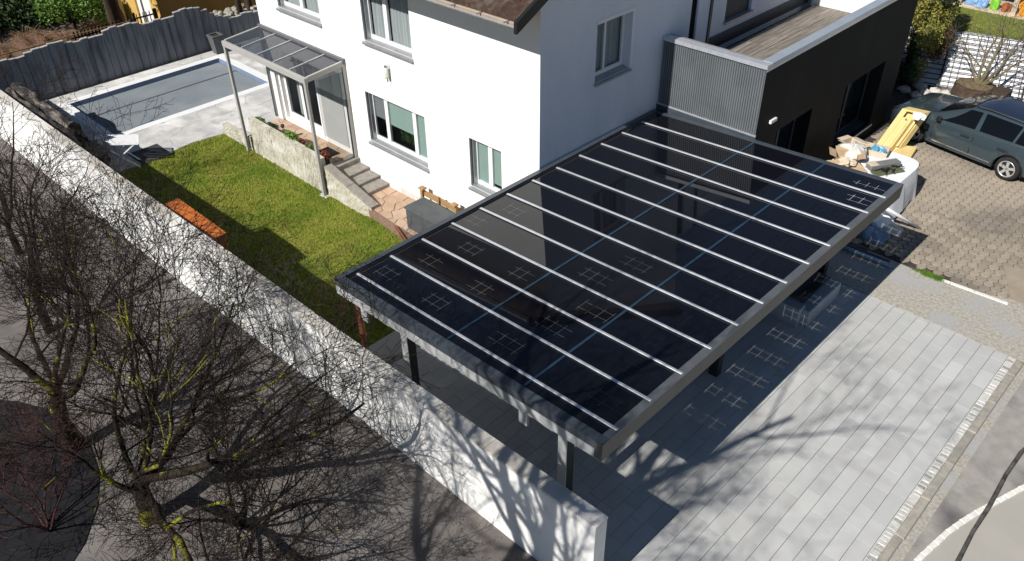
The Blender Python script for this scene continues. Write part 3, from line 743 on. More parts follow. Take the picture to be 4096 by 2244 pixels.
cp = B(-10.06, AX-.002, AY-.012, AY+.029, 2.44, 3.94).build('corrugated_wall', M['corr'], ann)
x = -10.02
mb0 = MB().hexa([(0, 0, 0), (.040, 0, 0), (.030, .03, 0), (.010, .03, 0), (0, 0, 1.44), (.040, 0, 1.44), (.030, .03, 1.44), (.010, .03, 1.44)])
k = 0
rib = None
while x < AX-.05:
    if rib is None:
        mbx = MB(); mbx.hexa([(x, AY-.013, 2.47), (x+.040, AY-.013, 2.47), (x+.030, AY-.038, 2.47), (x+.010, AY-.038, 2.47)][::-1]+[(x, AY-.013, 3.93), (x+.040, AY-.013, 3.93), (x+.030, AY-.038, 3.93), (x+.010, AY-.038, 3.93)][::-1])
        rib = mbx.build('rib', M['corr'], cp); l0 = Vector(rib.location); x00 = x
    else:
        o = rib.copy(); COL.objects.link(o); o.parent = cp; o.location = l0+Vector((x-x00, 0, 0))
    x += .056; k += 1
B(-10.09, AX+.02, AY-.06, AY-.012, 2.28, 2.43).build('base_flashing', M['darkframe'], ann)
B(-10.09, AX+.02, AY-.045, AY-.012, 2.432, 2.462).build('drip_edge', M['strip'], ann)
B(-10.08, AX+.03, AY-.06, AY+.14, 3.96, 4.05).build('end_cap', M['strip'], ann)
B(-10.08, AX-.2, AY+.142, AY+.25, 3.94, 4.03).build('end_cap_inner', mat('cap_inner', (.24, .24, .24), .5), ann)
B(AX-.2, AX+.03, AY+.141, 23.15, 3.96, 4.055).build('side_cap', M['cap'], ann)
B(AX-.22, AX-.01, AY+.1, 23.1, 3.0, 3.958).build('parapet', M['charcoal'], ann)
B(AX+.001, AX+.02, AY-.01, 23.1, 3.90, 3.955).build('cap_lip', M['strip'], ann)
B(-10.08, AX-.2, AY+.11, AY+.24, 3.0, 3.93).build('end_parapet', M['charcoal'], ann)
dkb = B(-9.98, AX-.25, AY+.25, 22.3, 3.0, 3.08).build('terrace_deck', M['black'], ann)
x = -9.86; bd = None
while x < AX-.30:
    for a, b in ((AY+.27, 18.4), (18.405, 22.14)): B(x, x+.136, a, b, 3.10, 3.135+rnd.uniform(-.003, .003), bev=.004).build('deck_board', M['deckboard'], dkb)
    x += .143
B(-10.0, AX-.24, 22.15, 22.3, 3.0, 4.3).build('terrace_end_wall', M['plaster'], ann)
# annex window and door
aw = MB(); xf = AX-.34
for a, b in ((19.63, 19.70), (20.66, 20.74), (21.84, 21.91)): aw.box(xf-.06, xf, a, b, .40, 2.19)
for a, b in ((19.701, 20.659), (20.741, 21.839)): aw.box(xf-.059, xf-.001, a, b, .40, .47); aw.box(xf-.059, xf-.001, a, b, 2.12, 2.19)
awo = bevel(aw.build('window', M['darkframe'], ann), .005)
for a, b in ((19.702, 20.658), (20.742, 21.838)): B(xf-.10, xf-.09, a, b, .9 if a > 20.7 else .471, 2.119).build('blind', mat('blue_reflection', (.22, .31, .38), .8), awo); B(xf-.03, xf-.02, a, b, .471, 2.119).build('pane', PANED, awo)  # blue-grey panels behind the panes: window reflection put into their colour
MB().hexa([(xf, 19.6, .36), (AX+.05, 19.6, .33), (AX+.05, 21.95, .33), (xf, 21.95, .36), (xf, 19.6, .40), (AX+.05, 19.6, .37), (AX+.05, 21.95, .37), (xf, 21.95, .40)]).build('sill', M['darkframe'], awo)
B(AX+.051, AX+.06, 19.58, 21.97, .315, .375).build('sill_edge', M['strip'], awo)
ad = MB()
for a, b in ((16.22, 16.32), (17.0, 17.08), (17.78, 17.86)): ad.box(xf-.06, xf, a, b, .0, 2.19)
ado = bevel(ad.build('door', M['darkframe'], ann), .005)
for a, b in ((16.322, 16.998), (17.082, 17.778)): B(xf-.03, xf-.02, a, b, .02, 2.18).build('pane', PANED, ado)
B(-9.2, -8.6, 16.4, 17.2, 0, .9, bev=.03).build('cabinet', M['cardl'], ann)
MB().lathe([(.18, 0), (.22, .3), (.15, .62), (.17, .66)], 14, (-8.7, 20.0, .4)).build('vase', M['cardl'], ann, smooth=True)
al = thing('annex_wall_light', 'white rectangular light on the charcoal annex wall above its corner door', 'lamp', (AX+.05, 15.85, 2.6))
bevel(B(AX+.001, AX+.06, 15.72, 15.98, 2.55, 2.63).build('light_body', mat('light_white', (.85, .85, .84), .4), al), .008)

# ============================================================ GARDEN WALL
WZ = lambda x: float(np.interp(x, [-28.6, -24, -17.7, -13.75, -10, -3.87], [1.02, 1.10, 1.26, 1.38, 1.45, 1.68]))
gw = thing('garden_wall', 'long white rendered garden wall with weathered beige coping along the street', 'wall', (-16, 5.5, 0))
mb = MB(); N = 60; X0, X1 = -28.6, -3.87
def wl(u, k):
    x = X0+(X1-X0)*u
    return [(x, 5.38, zs(x)-.3), (x, 5.38, WZ(x)-.045), (x, 5.62, WZ(x)-.045), (x, 5.62, -1.0)][k]
vs = [wl(i/N, k) for i in range(N+1) for k in range(4)]
fs = [(i*4+k, (i+1)*4+k, (i+1)*4+k+1, i*4+k+1) for i in range(N) for k in range(3)]+[(0, 1, 2, 3), (N*4+3, N*4+2, N*4+1, N*4)]
mb.add(vs, fs).build('wall_body', M['wallpaint'], gw)
x = X0
while x < X1-.01:
    x2 = min(X1+.008, x+1.03)
    if X1-x2 < .3: x2 = X1+.008
    z1, z2 = WZ(x), WZ(x2); e = .003
    MB().hexa([(x+e, 5.372, z1-.043), (x2-e, 5.372, z2-.043), (x2-e, 5.632, z2-.043), (x+e, 5.632, z1-.043),
               (x+e, 5.376+rnd.uniform(0, .003), z1), (x2-e, 5.376+rnd.uniform(0, .003), z2), (x2-e, 5.628, z2), (x+e, 5.628, z1)]).build('coping_stone', M['coping'], gw)
    x = x2

# ============================================================ CARPORT
cpt = thing('carport', 'large dark carport with tinted solar glass roof and pale aluminium glazing bars', 'carport', (-7, 10.4, 0))
SLP = .27/5.8
rz = lambda x: 2.32+(x+9.95)*SLP
CX0, CX1, CY0, CY1 = -10.04, -4.20, 5.85, 15.02
def slant(x0, x1, y0, y1, dz0, dz1, name, m, par=cpt, smooth=False):
    return MB().hexa([(x0, y0, rz(x0)+dz0), (x1, y0, rz(x1)+dz0), (x1, y1, rz(x1)+dz0), (x0, y1, rz(x0)+dz0),
                      (x0, y0, rz(x0)+dz1), (x1, y0, rz(x1)+dz1), (x1, y1, rz(x1)+dz1), (x0, y1, rz(x0)+dz1)]).build(name, m, par)
slant(CX0, CX1-.13, CY0+.004, CY0+.05, -.30, -.122, 'front_fascia', M['fascia'])
slant(CX0, CX1-.13, CY0-.004, CY0+.05, -.12, .0, 'front_gutter', M['darkframe'])
slant(CX0+.0, CX1-.0, CY0-.004, CY0+.15, .001, .018, 'front_cap', M['darkframe'])
slant(CX1-.128, CX1, CY0, CY1, -.29, .0, 'right_beam', M['sidebeam'])
slant(CX1-.13, CX1+.003, CY0+.155, CY1, .002, .012, 'right_cap', mat('right_cap', (.15, .16, .17), .35, metal=.3))
slant(CX0, CX0+.17, CY0+.06, CY1-.13, -.16, -.12, 'gutter_floor', M['darkframe'])
slant(CX0-.012, CX0+.10, CY0-.004, CY1, .001, .03, 'gutter_rim', M['darkframe'])
slant(CX0, CX0+.03, CY0+.06, CY1, -.16, .0, 'gutter_side', M['fascia'])
slant(CX0+.10, CX1-.13, CY1-.10, CY1, -.12, .015, 'rear_beam', M['darkframe'])
slant(CX0+.165, CX0+.185, CY0+.15, CY1-.13, -.1, -.02, 'glass_edge_rail', mat('rail_bronze', (.11, .075, .06), .5))
ye = [CY0+.152]+[6.20+.735*k for k in range(12)]+[CY1-.102]
xe = [CX0+.19, -7.36, -5.75, CX1-.115]
for i in range(len(ye)-1):
    for j in range(3):
        slant(xe[j]+.004, xe[j+1]-.004, ye[i]+.004, ye[i+1]-.004, -.006, -.0045, 'glass_panel', SOLAR)
for y in ye[1:-1]:
    o = slant(-9.86, -4.23, y-.024, y+.024, .002, .026, 'glazing_bar', M['strip']); bevel(o, .006, 1)
for i, y in enumerate(ye[:-1]):
    for x in (-7.36, -5.75):
        slant(x-.022, x+.022, y+.03, ye[i+1]-.03, .000, .006, 'joint_strip', mat('joint_blue', (.06, .12, .19), .18, metal=.6))
for x in (-9.0, -7.36, -5.75): slant(x-.035, x+.035, CY0+.06, CY1-.11, -.11, -.03, 'purlin', M['greyframe'])
for y in ye[1:-1]: slant(CX0+.2, CX1-.14, y-.02, y+.02, -.09, -.014, 'rafter', M['sidebeam'])
for x in (-8.8, -5.2):
    bm = slant(x-.09, x+.09, CY0+.056, CY1-.12, -.36, -.112, 'main_beam', M['post'])
    for y in (6.32, 10.6, 14.7):
        B(x-.085, x+.085, y-.06, y+.10, -.12, rz(x)-.362).build('post', M['post'], cpt)
        MB().hexa([(x-.5, y-.03, rz(x)-.30), (x-.06, y-.03, rz(x)-.75), (x-.06, y+.03, rz(x)-.75), (x-.5, y+.03, rz(x)-.30),
                   (x-.5, y-.03, rz(x)-.15), (x-.06, y-.03, rz(x)-.45), (x-.06, y+.03, rz(x)-.45), (x-.5, y+.03, rz(x)-.15)]).build('knee_brace', M['post'], cpt)
    B(x-.10, x+.10, CY0+.052, CY0+.055, rz(x)-.38, rz(x)-.31).build('beam_lit_end', M['fascia'], cpt)  # pale plate: sunlit end of the dark beam put into colour
    B(x-.083, x+.083, 6.245, 6.259, .05, rz(x)-.37).build('post_lit_face', M['fascia'], cpt)  # pale plate: sunlight on the dark post's front put into colour
for xx, ww in ((-9.3, .16), (-5.62, .16)):
    slant(xx-ww/2, xx+ww/2, CY0+.006, CY0+.046, -.55, -.301, 'hanging_bracket', M['fascia'])
# copper downpipe at the left corner
tb = MB().tube([(-9.9, 5.96, 2.12), (-9.9, 5.98, 2.0), (-9.86, 6.1, 1.86), (-9.86, 6.12, 1.7), (-9.86, 6.12, -.1)], [.07, .055, .05, .05, .05], 14)
dpp = tb.build('downpipe', M['copper'], cpt, smooth=True)
B(-9.925, -9.795, 6.05, 6.18, 1.0, 1.03).build('pipe_clip', M['copper'], dpp)

# ============================================================ PATIO CANOPY
pc = thing('patio_canopy', 'small grey glass canopy on two tall posts over the terrace door', 'canopy', (-18.6, 10.5, -.4))
cz = lambda y: 2.82+(y-9.88)*(.10/1.18)
def cs(x0, x1, y0, y1, d0, d1, name, m):
    return MB().hexa([(x0, y0, cz(y0)+d0), (x1, y0, cz(y0)+d0), (x1, y1, cz(y1)+d0), (x0, y1, cz(y1)+d0), (x0, y0, cz(y0)+d1), (x1, y0, cz(y0)+d1), (x1, y1, cz(y1)+d1), (x0, y1, cz(y1)+d1)]).build(name, m, pc)
cgm = mat('canopy_frame', (.40, .39, .37), .45, (.37, .36, .34), scale=4)
B(-20.56, -16.68, 9.85, 9.94, 2.68, 2.82, bev=.006).build('front_beam', cgm, pc)
cs(-20.56, -20.49, 9.942, 11.06, -.12, .01, 'side_beam', cgm); cs(-16.75, -16.68, 9.942, 11.06, -.12, .01, 'side_beam', cgm)
B(-20.58, -16.66, 11.0, 11.078, 2.85, 2.98).build('wall_ledger', mat('ledger', (.14, .14, .15), .5), pc)
cxs = [-20.49, -19.69, -18.94, -18.18, -17.44, -16.75]
for i in range(5): cs(cxs[i]+.018, cxs[i+1]-.018, 9.945, 10.998, -.012, -.004, 'glass_panel', CANGLASS)
for x in cxs[1:-1]: cs(x-.018, x+.018, 9.942, 10.999, -.03, .012, 'glazing_bar', M['strip'])
for x in (-20.51, -16.74):
    for nm, z0 in (('post', -.52),): bevel(B(x-.045, x+.045, 9.86, 9.935, z0, 2.679).build('post', cgm, pc), .005)
bevel(B(-16.77, -16.67, 10.98, 11.06, .26, 2.86).build('wall_post', cgm, pc), .004)
bevel(B(-20.55, -20.45, 10.98, 11.06, .26, 2.86).build('wall_post', cgm, pc), .004)
B(-16.716, -16.704, 10.25, 10.979, .30, 2.66).build('side_glass', SIDEGLASS, pc)
B(-16.90, -16.58, 9.82, 10.0, -.52, -.455).build('foot_pad', M['mortar'], pc)

# ============================================================ TERRACE, PLANTER WALL, STEPS
ter = struct(B(-20.35, -16.66, 10.32, 11.079, -.46, .225).build('terrace', M['step']))
tb_ = [(-20.35, 10.33), (-16.96, 10.33), (-16.96, 11.07), (-20.35, 11.07)]
pts = [(x+rnd.uniform(-.12, .12), y+rnd.uniform(-.08, .08)) for x in np.arange(-20.3, -16.8, .42) for y in np.arange(10.4, 11.1, .3)]
pieces(voronoi(pts, tb_, .007), .20, .25, .004, 'flagstone', M['terra'], ter, rnd, .002)
st = thing('garden_steps', 'short flight of concrete steps running down from the terrace beside the facade', 'steps', (-16, 10.6, -.1))
for a, b, z in ((-16.95, -16.60, .262), (-16.60, -16.19, .13), (-16.19, -15.76, .05), (-15.76, -15.36, -.03)):
    B(a+.001, b, 10.22+.001, 11.077, z-.14 if z > -.03 else -.2, z, bev=.012).build('step', M['step'], st)
for a, b, z in ((-16.64, -16.61, .118), (-16.24, -16.21, .04)): pass
plw = thing('planter_wall', 'rough pale stone planter wall with a planting trough in front of the terrace', 'planter', (-18.5, 10.1, -.4))
def roughbox(x0, x1, y0, y1, z0, zt0, zt1, amp=.012, nx=60, seed=1):
    rr = random.Random(seed); mb = MB()
    nz = 10
    def fr(u, v):
        x = x0+(x1-x0)*u; zt = zt0+(zt1-zt0)*u; return (x, y0+rr.uniform(-amp, amp), z0+(zt-z0)*v)
    mb.grid(fr, nx, nz)
    def tp(u, v):
        x = x0+(x1-x0)*u; zt = zt0+(zt1-zt0)*u; return (x, y0+(y1-y0)*v+rr.uniform(-.004, .004), zt+rr.uniform(-amp*.5, amp*.5))
    mb.grid(tp, nx, 4)
    mb.add([(x1, y0, z0), (x1, y1, z0), (x1, y1, zt1), (x1, y0, zt1), (x0, y0, z0), (x0, y1, z0), (x0, y1, zt0), (x0, y0, zt0)], [(0, 1, 2, 3), (7, 6, 5, 4), (1, 5, 6, 2)])
    return mb
roughbox(-20.28, -19.2, 9.98, 10.12, -.6, .62, .62, seed=2).build('stone_panel', M['roughstone'], plw)
roughbox(-19.19, -17.6, 9.98, 10.12, -.6, .62, .60, seed=3).build('stone_panel', M['roughstone'], plw)
roughbox(-17.59, -16.80, 9.98, 10.12, -.6, .60, .56, seed=4).build('stone_panel', M['roughstone'], plw)
roughbox(-20.28, -16.80, 10.27, 10.33, -.2, .46, .42, seed=5).build('back_panel', M['roughstone'], plw)
B(-20.27, -16.81, 10.121, 10.269, -.3, .50).build('soil', M['soil'], plw)
roughbox(-22.0, -20.40, 9.98, 10.14, -.6, -.12, -.02, seed=8).build('return_wall', M['roughstone'], plw)
sw = thing('step_side_wall', 'sloping stone side wall running down beside the garden steps', 'wall', (-15.8, 10.1, -.2))
roughbox(-16.66, -14.78, 9.99, 10.20, -.62, .36, -.10, seed=9).build('wall_body', M['roughstone'], sw)
for a, b in ((-16.66, -15.72), (-15.71, -14.76)):
    za, zb_ = .36+(a+16.66)/1.9*-.46, .36+(b+16.66)/1.9*-.46
    MB().hexa([(a, 9.97, za+.002), (b, 9.97, zb_+.002), (b, 10.215, zb_+.002), (a, 10.215, za+.002), (a, 9.98, za+.045), (b, 9.98, zb_+.045), (b, 10.21, zb_+.045), (a, 10.21, za+.045)]).build('coping_stone', M['step'], sw)
# planting
def leaves(cx, cy, cz_, rx, ry, rzz, n, size, seed, shape='ball', droop=0.):
    r = np.random.RandomState(seed); mb = MB()
    d = r.normal(size=(n, 3)); d /= np.linalg.norm(d, axis=1)[:, None]; rad = r.rand(n)**.45
    P = d*rad[:, None]*[rx, ry, rzz]
    cl = .75+.5*np.sin(P[:, 0]*7/rx+seed)*np.cos(P[:, 1]*6/ry)
    P *= (.8+.25*cl)[:, None]
    P += [cx, cy, cz_]
    A = r.normal(size=(n, 3)); A /= np.linalg.norm(A, axis=1)[:, None]; Bv = np.cross(A, r.normal(size=(n, 3))); Bv /= np.linalg.norm(Bv, axis=1)[:, None]
    s = size*(.6+.8*r.rand(n))[:, None]
    V = np.empty((n*4, 3)); V[0::4] = P-A*s; V[1::4] = P+Bv*s*.45; V[2::4] = P+A*s; V[3::4] = P-Bv*s*.45
    mb.v = [tuple(q) for q in V.tolist()]; mb.f = [(4*i, 4*i+1, 4*i+2, 4*i+3) for i in range(n)]
    return mb
def plant(name, label, cat, spec, loc, group=None, stem=True):
    t = thing(name, label, cat, loc, group)
    if stem:
        mb = MB()
        for k in range(7):
            a = rnd.random()*6.28; mb.tube([loc, (loc[0]+.05*math.cos(a), loc[1]+.03*math.sin(a), loc[2]+.05), (loc[0]+.11*math.cos(a), loc[1]+.06*math.sin(a), loc[2]+.12)], [.006, .005, .003], 3)
        mb.build('stems', M['bark2'], t)
    for k, (mm, args) in enumerate(spec): leaves(*args).build('foliage', mm, t)
    return t
plant('planter_shrub', 'dark green cushion plant at the far left end of the planter trough', 'plant', [(M['leaf'], (-20.0, 10.2, .55, .25, .10, .10, 500, .03, 1))], (-20.0, 10.2, .5))
plant('planter_shrub', 'grassy green plant second from the left in the planter trough', 'plant', [(M['leafd'], (-19.4, 10.2, .56, .28, .10, .11, 600, .03, 2))], (-19.4, 10.2, .5))
plant('planter_shrub', 'bright green leafy plant with rusty twigs in the middle of the planter trough', 'plant', [(M['leafb'], (-18.35, 10.17, .62, .36, .13, .14, 800, .032, 3)), (M['leafr'], (-18.0, 10.2, .58, .2, .12, .1, 220, .03, 4))], (-18.3, 10.2, .5))
plant('planter_shrub', 'low green and brown plant in the planter trough behind the right canopy post', 'plant', [(M['leaf'], (-17.5, 10.18, .56, .3, .12, .08, 480, .028, 6))], (-17.5, 10.2, .5))
plant('planter_shrub', 'rust red withered plant at the right end of the planter trough', 'plant', [(M['leafr'], (-16.95, 10.25, .52, .2, .14, .12, 420, .035, 5))], (-16.95, 10.22, .45))
tag(bevel(B(-17.75, -17.2, 10.55, 10.85, .252, .275).build('door_mat', M['black']), .004), 'small black mat on the terracotta terrace below the canopy', 'doormat')
ob = thing('terrace_ornament', 'small brown ball on a thin stick in the planter trough', 'ornament', (-19.0, 10.3, .5))
MB().tube([(-19.0, 10.3, .45), (-19.0, 10.3, .62)], .008, 5).build('stick', M['bark2'], ob)
MB().lathe([(.01, 0), (.05, .03), (.06, .07), (.045, .11), (.01, .13)], 10, (-19.0, 10.3, .61)).build('ball', M['stump'], ob, smooth=True)

# gray box, pallet, corten planter, edging
gb = thing('storage_box', 'low dark grey storage box beside the house wall next to the carport', 'box', (-13, 10.4, -.15))
bevel(B(-13.5, -11.9, 10.08, 10.66, -.14, .40).build('box_body', M['boxgrey'], gb), .02)
bevel(B(-13.53, -11.87, 10.05, 10.69, .402, .452).build('lid', M['boxgrey'], gb), .015)
pl = thing('wooden_pallet', 'small wooden pallet standing on edge between the grey box and the facade', 'pallet', (-13.1, 10.88, -.13))
for z in (-.12, .1, .32): B(-13.8, -12.5, 10.86, 10.885, z, z+.16).build('board', M['wood'], pl)
for x in (-13.8, -13.19, -12.58): B(x, x+.08, 10.80, 10.859, -.13, .53).build('bearer', M['wood'], pl)
for x in (-13.75, -12.60): B(x-.06, x+.10, 10.76, 10.90, .531, .58, bev=.015).build('end_block', M['wood'], pl)
ct = thing('rusty_planter', 'tall orange rusted steel cabinet standing behind the white garden wall', 'cabinet', (-15.5, 5.9, -.4))
bevel(B(-16.5, -14.48, 5.66, 6.04, -.45, 1.17).build('cabinet_body', mat('corten_dark', (.20, .06, .015), .7, (.13, .04, .012), scale=7, bump=.2), ct), .01)
MB().hexa([(-16.53, 5.63, 1.172), (-14.45, 5.63, 1.172), (-14.45, 6.07, 1.172), (-16.53, 6.07, 1.172), (-16.53, 5.63, 1.205), (-14.45, 5.63, 1.205), (-14.45, 6.07, 1.20), (-16.53, 6.07, 1.20)]).build('lid', M['corten'], ct)
tag(bevel(MB().bar((-13.75, 9.92, -.15), (-12.9, 9.6, -.13), .04, .09).build('edging_strip', M['copper']), .004), 'short reddish metal edging strip between lawn and path near the grey box', 'edging')

# ============================================================ PLANK FENCE, PLANTS BEHIND
fn = thing('plank_fence', 'tall weathered grey fence of broad upright planks with a wavy pale top', 'fence', (-28.8, 10, -.45))
topy = [5.3, 6.35, 6.59, 7.32, 7.58, 7.81, 8.38, 8.9, 9.66, 9.91, 10.16, 10.66, 11.16, 11.75, 12.0, 12.25, 12.48, 12.98, 13.2, 13.5, 13.8, 14.05, 14.4, 15.0, 15.9]
topz = [1.05, 1.07, 1.03, 1.10, 1.17, 1.23, 1.16, 1.05, 1.10, 1.18, 1.24, 1.18, 1.06, 1.05, 1.06, 1.10, 1.19, 1.22, 1.05, .92, .72, .55, .47, .48, .46]
y = 5.35; k = 0
while y < 15.8:
    z1, z2 = float(np.interp(y, topy, topz)), float(np.interp(y+.255, topy, topz)); zc = (z1+z2)/2; tl_ = (z2-z1)*.08+.006*math.sin(k*2.3); zc += .035*math.sin(k*1.9)
    xo = -28.76+rnd.uniform(-.014, .014); g = .007; tp_ = rnd.uniform(-.01, .01)
    p = MB().hexa([(xo-.07, y+g, -.5), (xo, y+g+tp_, -.5), (xo, y+.255-g+tp_, -.5), (xo-.07, y+.255-g, -.5),
                   (xo-.07, y+g, zc-tl_), (xo, y+g, zc-tl_), (xo, y+.255-g, zc+tl_), (xo-.07, y+.255-g, zc+tl_)]).build('plank', M['fence'], fn)
    MB().hexa([(xo-.085, y+.002, zc-tl_+.001), (xo+.012, y+.002, zc-tl_+.001), (xo+.012, y+.253, zc+tl_+.001), (xo-.085, y+.253, zc+tl_+.001),
               (xo-.08, y+.004, zc-tl_+.022), (xo+.006, y+.004, zc-tl_+.02), (xo+.006, y+.251, zc+tl_+.02), (xo-.08, y+.251, zc+tl_+.022)]).build('cap_stone', M['palecap'], p)
    y += .255; k += 1
B(-28.9, -28.845, 5.3, 15.9, -.5, .4).build('back_rail', M['fence'], fn)
pt = thing('tall_pot', 'tall square grey plant pot standing at the right end of the plank fence', 'pot', (-28.2, 13.35, -.45))
MB().hexa([(-28.38, 13.2, -.449), (-28.1, 13.2, -.449), (-28.1, 13.48, -.449), (-28.38, 13.48, -.449), (-28.45, 13.13, .18), (-28.03, 13.13, .18), (-28.03, 13.55, .18), (-28.45, 13.55, .18)]).build('pot_body', mat('pot_grey', (.12, .125, .13), .8), pt)
ring(MB(), -28.47, -28.01, 13.11, 13.57, -28.40, -28.08, 13.18, 13.50, .181, .23).build('rim', mat('pot_grey', (.1, .1, .1)), pt)
B(-28.399, -28.081, 13.181, 13.499, .182, .19).build('soil', M['soil'], pt)

tag(MB().tube([(-29.6, 5.2, 1.02), (-29.6, 7.67, .99), (-29.6, 8.75, 1.03), (-29.6, 11.0, 1.01)], [.02, .022, .02, .02], 6).build('garden_rail', M['rail'], smooth=True), 'long thin brown wooden rail running just behind the plank fence', 'rail')
pk = thing('picket_fence', 'low dark brown picket fence behind the left part of the plank fence', 'fence', (-30.5, 10.3, -.3))
y = 9.3
while y < 11.0:
    MB().poly([(-30.52, y), (-30.49, y), (-30.49, y+.06), (-30.52, y+.06)], -.4, .86, .02).build('picket', M['picket'], pk); y += .125
for z in (.1, .6): B(-30.56, -30.525, 9.2, 11.0, z, z+.06).build('rail', M['picket'], pk)
pk2 = thing('garden_gate', 'dark open picket gate in front of the white garage wall', 'gate', (-31, 12, -.3))
y = 11.55
while y < 12.42:
    B(-31.02, -31.0, y, y+.03, -.4, .74).build('picket', M['picket'], pk2); y += .125
B(-31.05, -31.021, 11.5, 12.45, .56, .61).build('rail', M['picket'], pk2)
B(-31.05, -30.95, 12.46, 12.58, -.4, .78).build('gate_post', M['picket'], pk2)
yb = thing('yellow_building', 'ochre yellow neighbouring building behind the plank fence', 'building', (-35, 16, -.3))
MB().add([(-31.5, 12.9, -.6), (-31.5, 26, -.6), (-31.5, 26, 6), (-31.5, 12.9, 6)], [(0, 1, 2, 3)]).build('side_wall', M['yell'], yb)
holed('y', 12.9, -40, -31.5, -.6, 6, [(-33.6, -32.2, -.5, 2.2)], .12).build('front_wall', M['yellb'], yb)
B(-33.6, -32.2, 12.98, 13.0, -.5, 2.2).build('garage_door', M['white'], yb)
MB().add([(-40, 12.9, 6), (-31.5, 12.9, 6), (-31.5, 26, 6), (-40, 26, 6)], [(0, 1, 2, 3)]).build('roof', M['tilem'], yb)
tag(B(-33.3, -33.1, 12.0, 12.2, -.5, 3.4).build('ochre_post', M['yellb']), 'bright ochre post standing left of the white garage wall', 'post')

def rough_trunk(pts, rad, n=12, amp=.15, seed=0):
    rr = random.Random(seed); mb = MB().tube(pts, rad, n)
    mb.v = [(x+rr.uniform(-amp, amp)*min(rad), y+rr.uniform(-amp, amp)*min(rad), z) for x, y, z in mb.v]; return mb
def grow(mbs, p, d, L, rad, lev, rr, maxlev, up=.15, wob=.35, tips=None, kids=(5, 6, 6, 5)):
    n = max(3, int(L/.16)) if lev < 2 else 4
    pts = [p.copy()]; d = d.copy()
    for i in range(n):
        d += Vector((rr.gauss(0, wob), rr.gauss(0, wob), rr.gauss(0, wob*.7)+up))*(.28 if lev < 2 else .35)
        d.normalize(); pts.append(pts[-1]+d*(L/n))
    rads = [max(.0034, rad*(1-.80*i/n)) for i in range(n+1)]
    if tips is not None and inview(pts[-1], 90): return
    mbs[min(lev, len(mbs)-1)].tube(pts, rads, 8 if lev == 0 else 6 if lev == 1 else 4 if lev == 2 else 3)
    if lev >= maxlev: return
    k = kids[min(lev, len(kids)-1)]
    for j in range(k):
        t = .25+.75*(j+rr.random())/k; i = min(n-1, int(t*n)); q = pts[i].lerp(pts[i+1], t*n-i)
        dd = (pts[i+1]-pts[i]).normalized()
        ax = Vector((rr.gauss(0, 1), rr.gauss(0, 1), rr.gauss(0, .6))); ax = (ax-dd*ax.dot(dd)).normalized()
        ang = rr.uniform(.5, 1.05); nd = dd*math.cos(ang)+ax*math.sin(ang)
        grow(mbs, q, nd, L*rr.uniform(.42, .72)*(1.1-.35*t), max(.0042, rads[i]*rr.uniform(.42, .58)), lev+1, rr, maxlev, up, wob, tips, kids)
def bare_tree(label, base, limbs, seed, maxlev=4, name='bare_tree', hidden=None, trunk=None, m1='mossb', m2='bark', group=None, up=.12, kids=(5, 6, 6, 5), wob=.35, cat='tree'):
    rr = random.Random(seed); t = thing(name, label, cat, base, group)
    mbs = [MB(), MB(), MB(), MB()]
    b = Vector(base)
    if trunk:
        mbs[0].tube([b+Vector(q) for q in trunk[0]], trunk[1], 10); top = b+Vector(trunk[0][-1])
    else: top = b
    for (off, d, L, rad) in limbs:
        grow(mbs, top+Vector(off), Vector(d).normalized(), L, rad, 0, rr, maxlev, up, wob, hidden, kids)
    big = MB(); big.v = mbs[0].v; big.f = mbs[0].f; big.add(mbs[1].v, mbs[1].f)
    tw = MB(); tw.add(mbs[2].v, mbs[2].f); tw.add(mbs[3].v, mbs[3].f)
    big.build('trunk', M[m1], t, smooth=True); tw.build('crown', M[m2], t)
    return t
# trees behind the fence
bare_tree('thin young tree in front of the white garage door behind the fence', (-32.0, 12.1, -.4), [((0, 0, .9), (.1, -.4, 1), 1.4, .03), ((0, 0, .9), (.1, .5, 1), 1.6, .035)], 5, 3, trunk=([(0, 0, 0), (.02, 0, .5), (0, 0, .9)], [.05, .045, .04]), m1='bark', kids=(3, 4, 3))
for lab, p, q, rd in (('stout brown tree trunk leaning left of the ochre post', (-32.9, 11.75, -.5), (-30.9, 11.0, 2.2), .28), ('slanting brown trunk in front of the stone heap', (-30.15, 15.5, -.5), (-28.6, 14.7, 1.8), .12), ('upright dark trunk at the corner of the white house beside the slanting one', (-30.0, 15.78, -.5), (-29.6, 15.7, 2.0), .13)):
    t = thing('tree', lab, 'tree', p)
    rough_trunk([Vector(p).lerp(Vector(q), k/6)+Vector((0, 0, 0)) for k in range(7)], [rd*(1.1-.05*k) for k in range(7)], seed=3).build('trunk', M['stump'], t, smooth=True)
    ms = [MB(), MB(), MB(), MB()]; rr = random.Random(len(lab))
    for k in range(4): grow(ms, Vector(q), Vector((rr.gauss(0, .5), rr.gauss(0, .5), 1)), 1.6, rd*.45, 1, rr, 3)
    cr = MB(); [cr.add(m_.v, m_.f) for m_ in ms]; cr.build('crown', M['bark'], t)
hd = thing('evergreen_hedge', 'dark green evergreen hedge in the top left corner', 'hedge', (-38, 9, -.5))
for k, (x, y, s) in enumerate([(-38.5, 7.5, 2.2), (-37.5, 9.3, 2.0), (-40.5, 9.5, 2.4), (-37.2, 11.2, 1.4), (-40, 12.3, 2.2), (-42.5, 8.5, 2.6), (-41, 15, 2.4), (-37, 6, 1.6)]):
    leaves(x, y, .4, s, s, 1.5, 5200, .085, 20+k).build('foliage', M['leafd'], hd)
MB().tube([(-38.5, 9, -.6), (-38.4, 9, .8)], .12, 8).build('trunk', M['bark'], hd)
sb = thing('bright_shrub', 'bright green leafy shrub above the picket fence at the top left', 'shrub', (-35.2, 10.9, -.5))
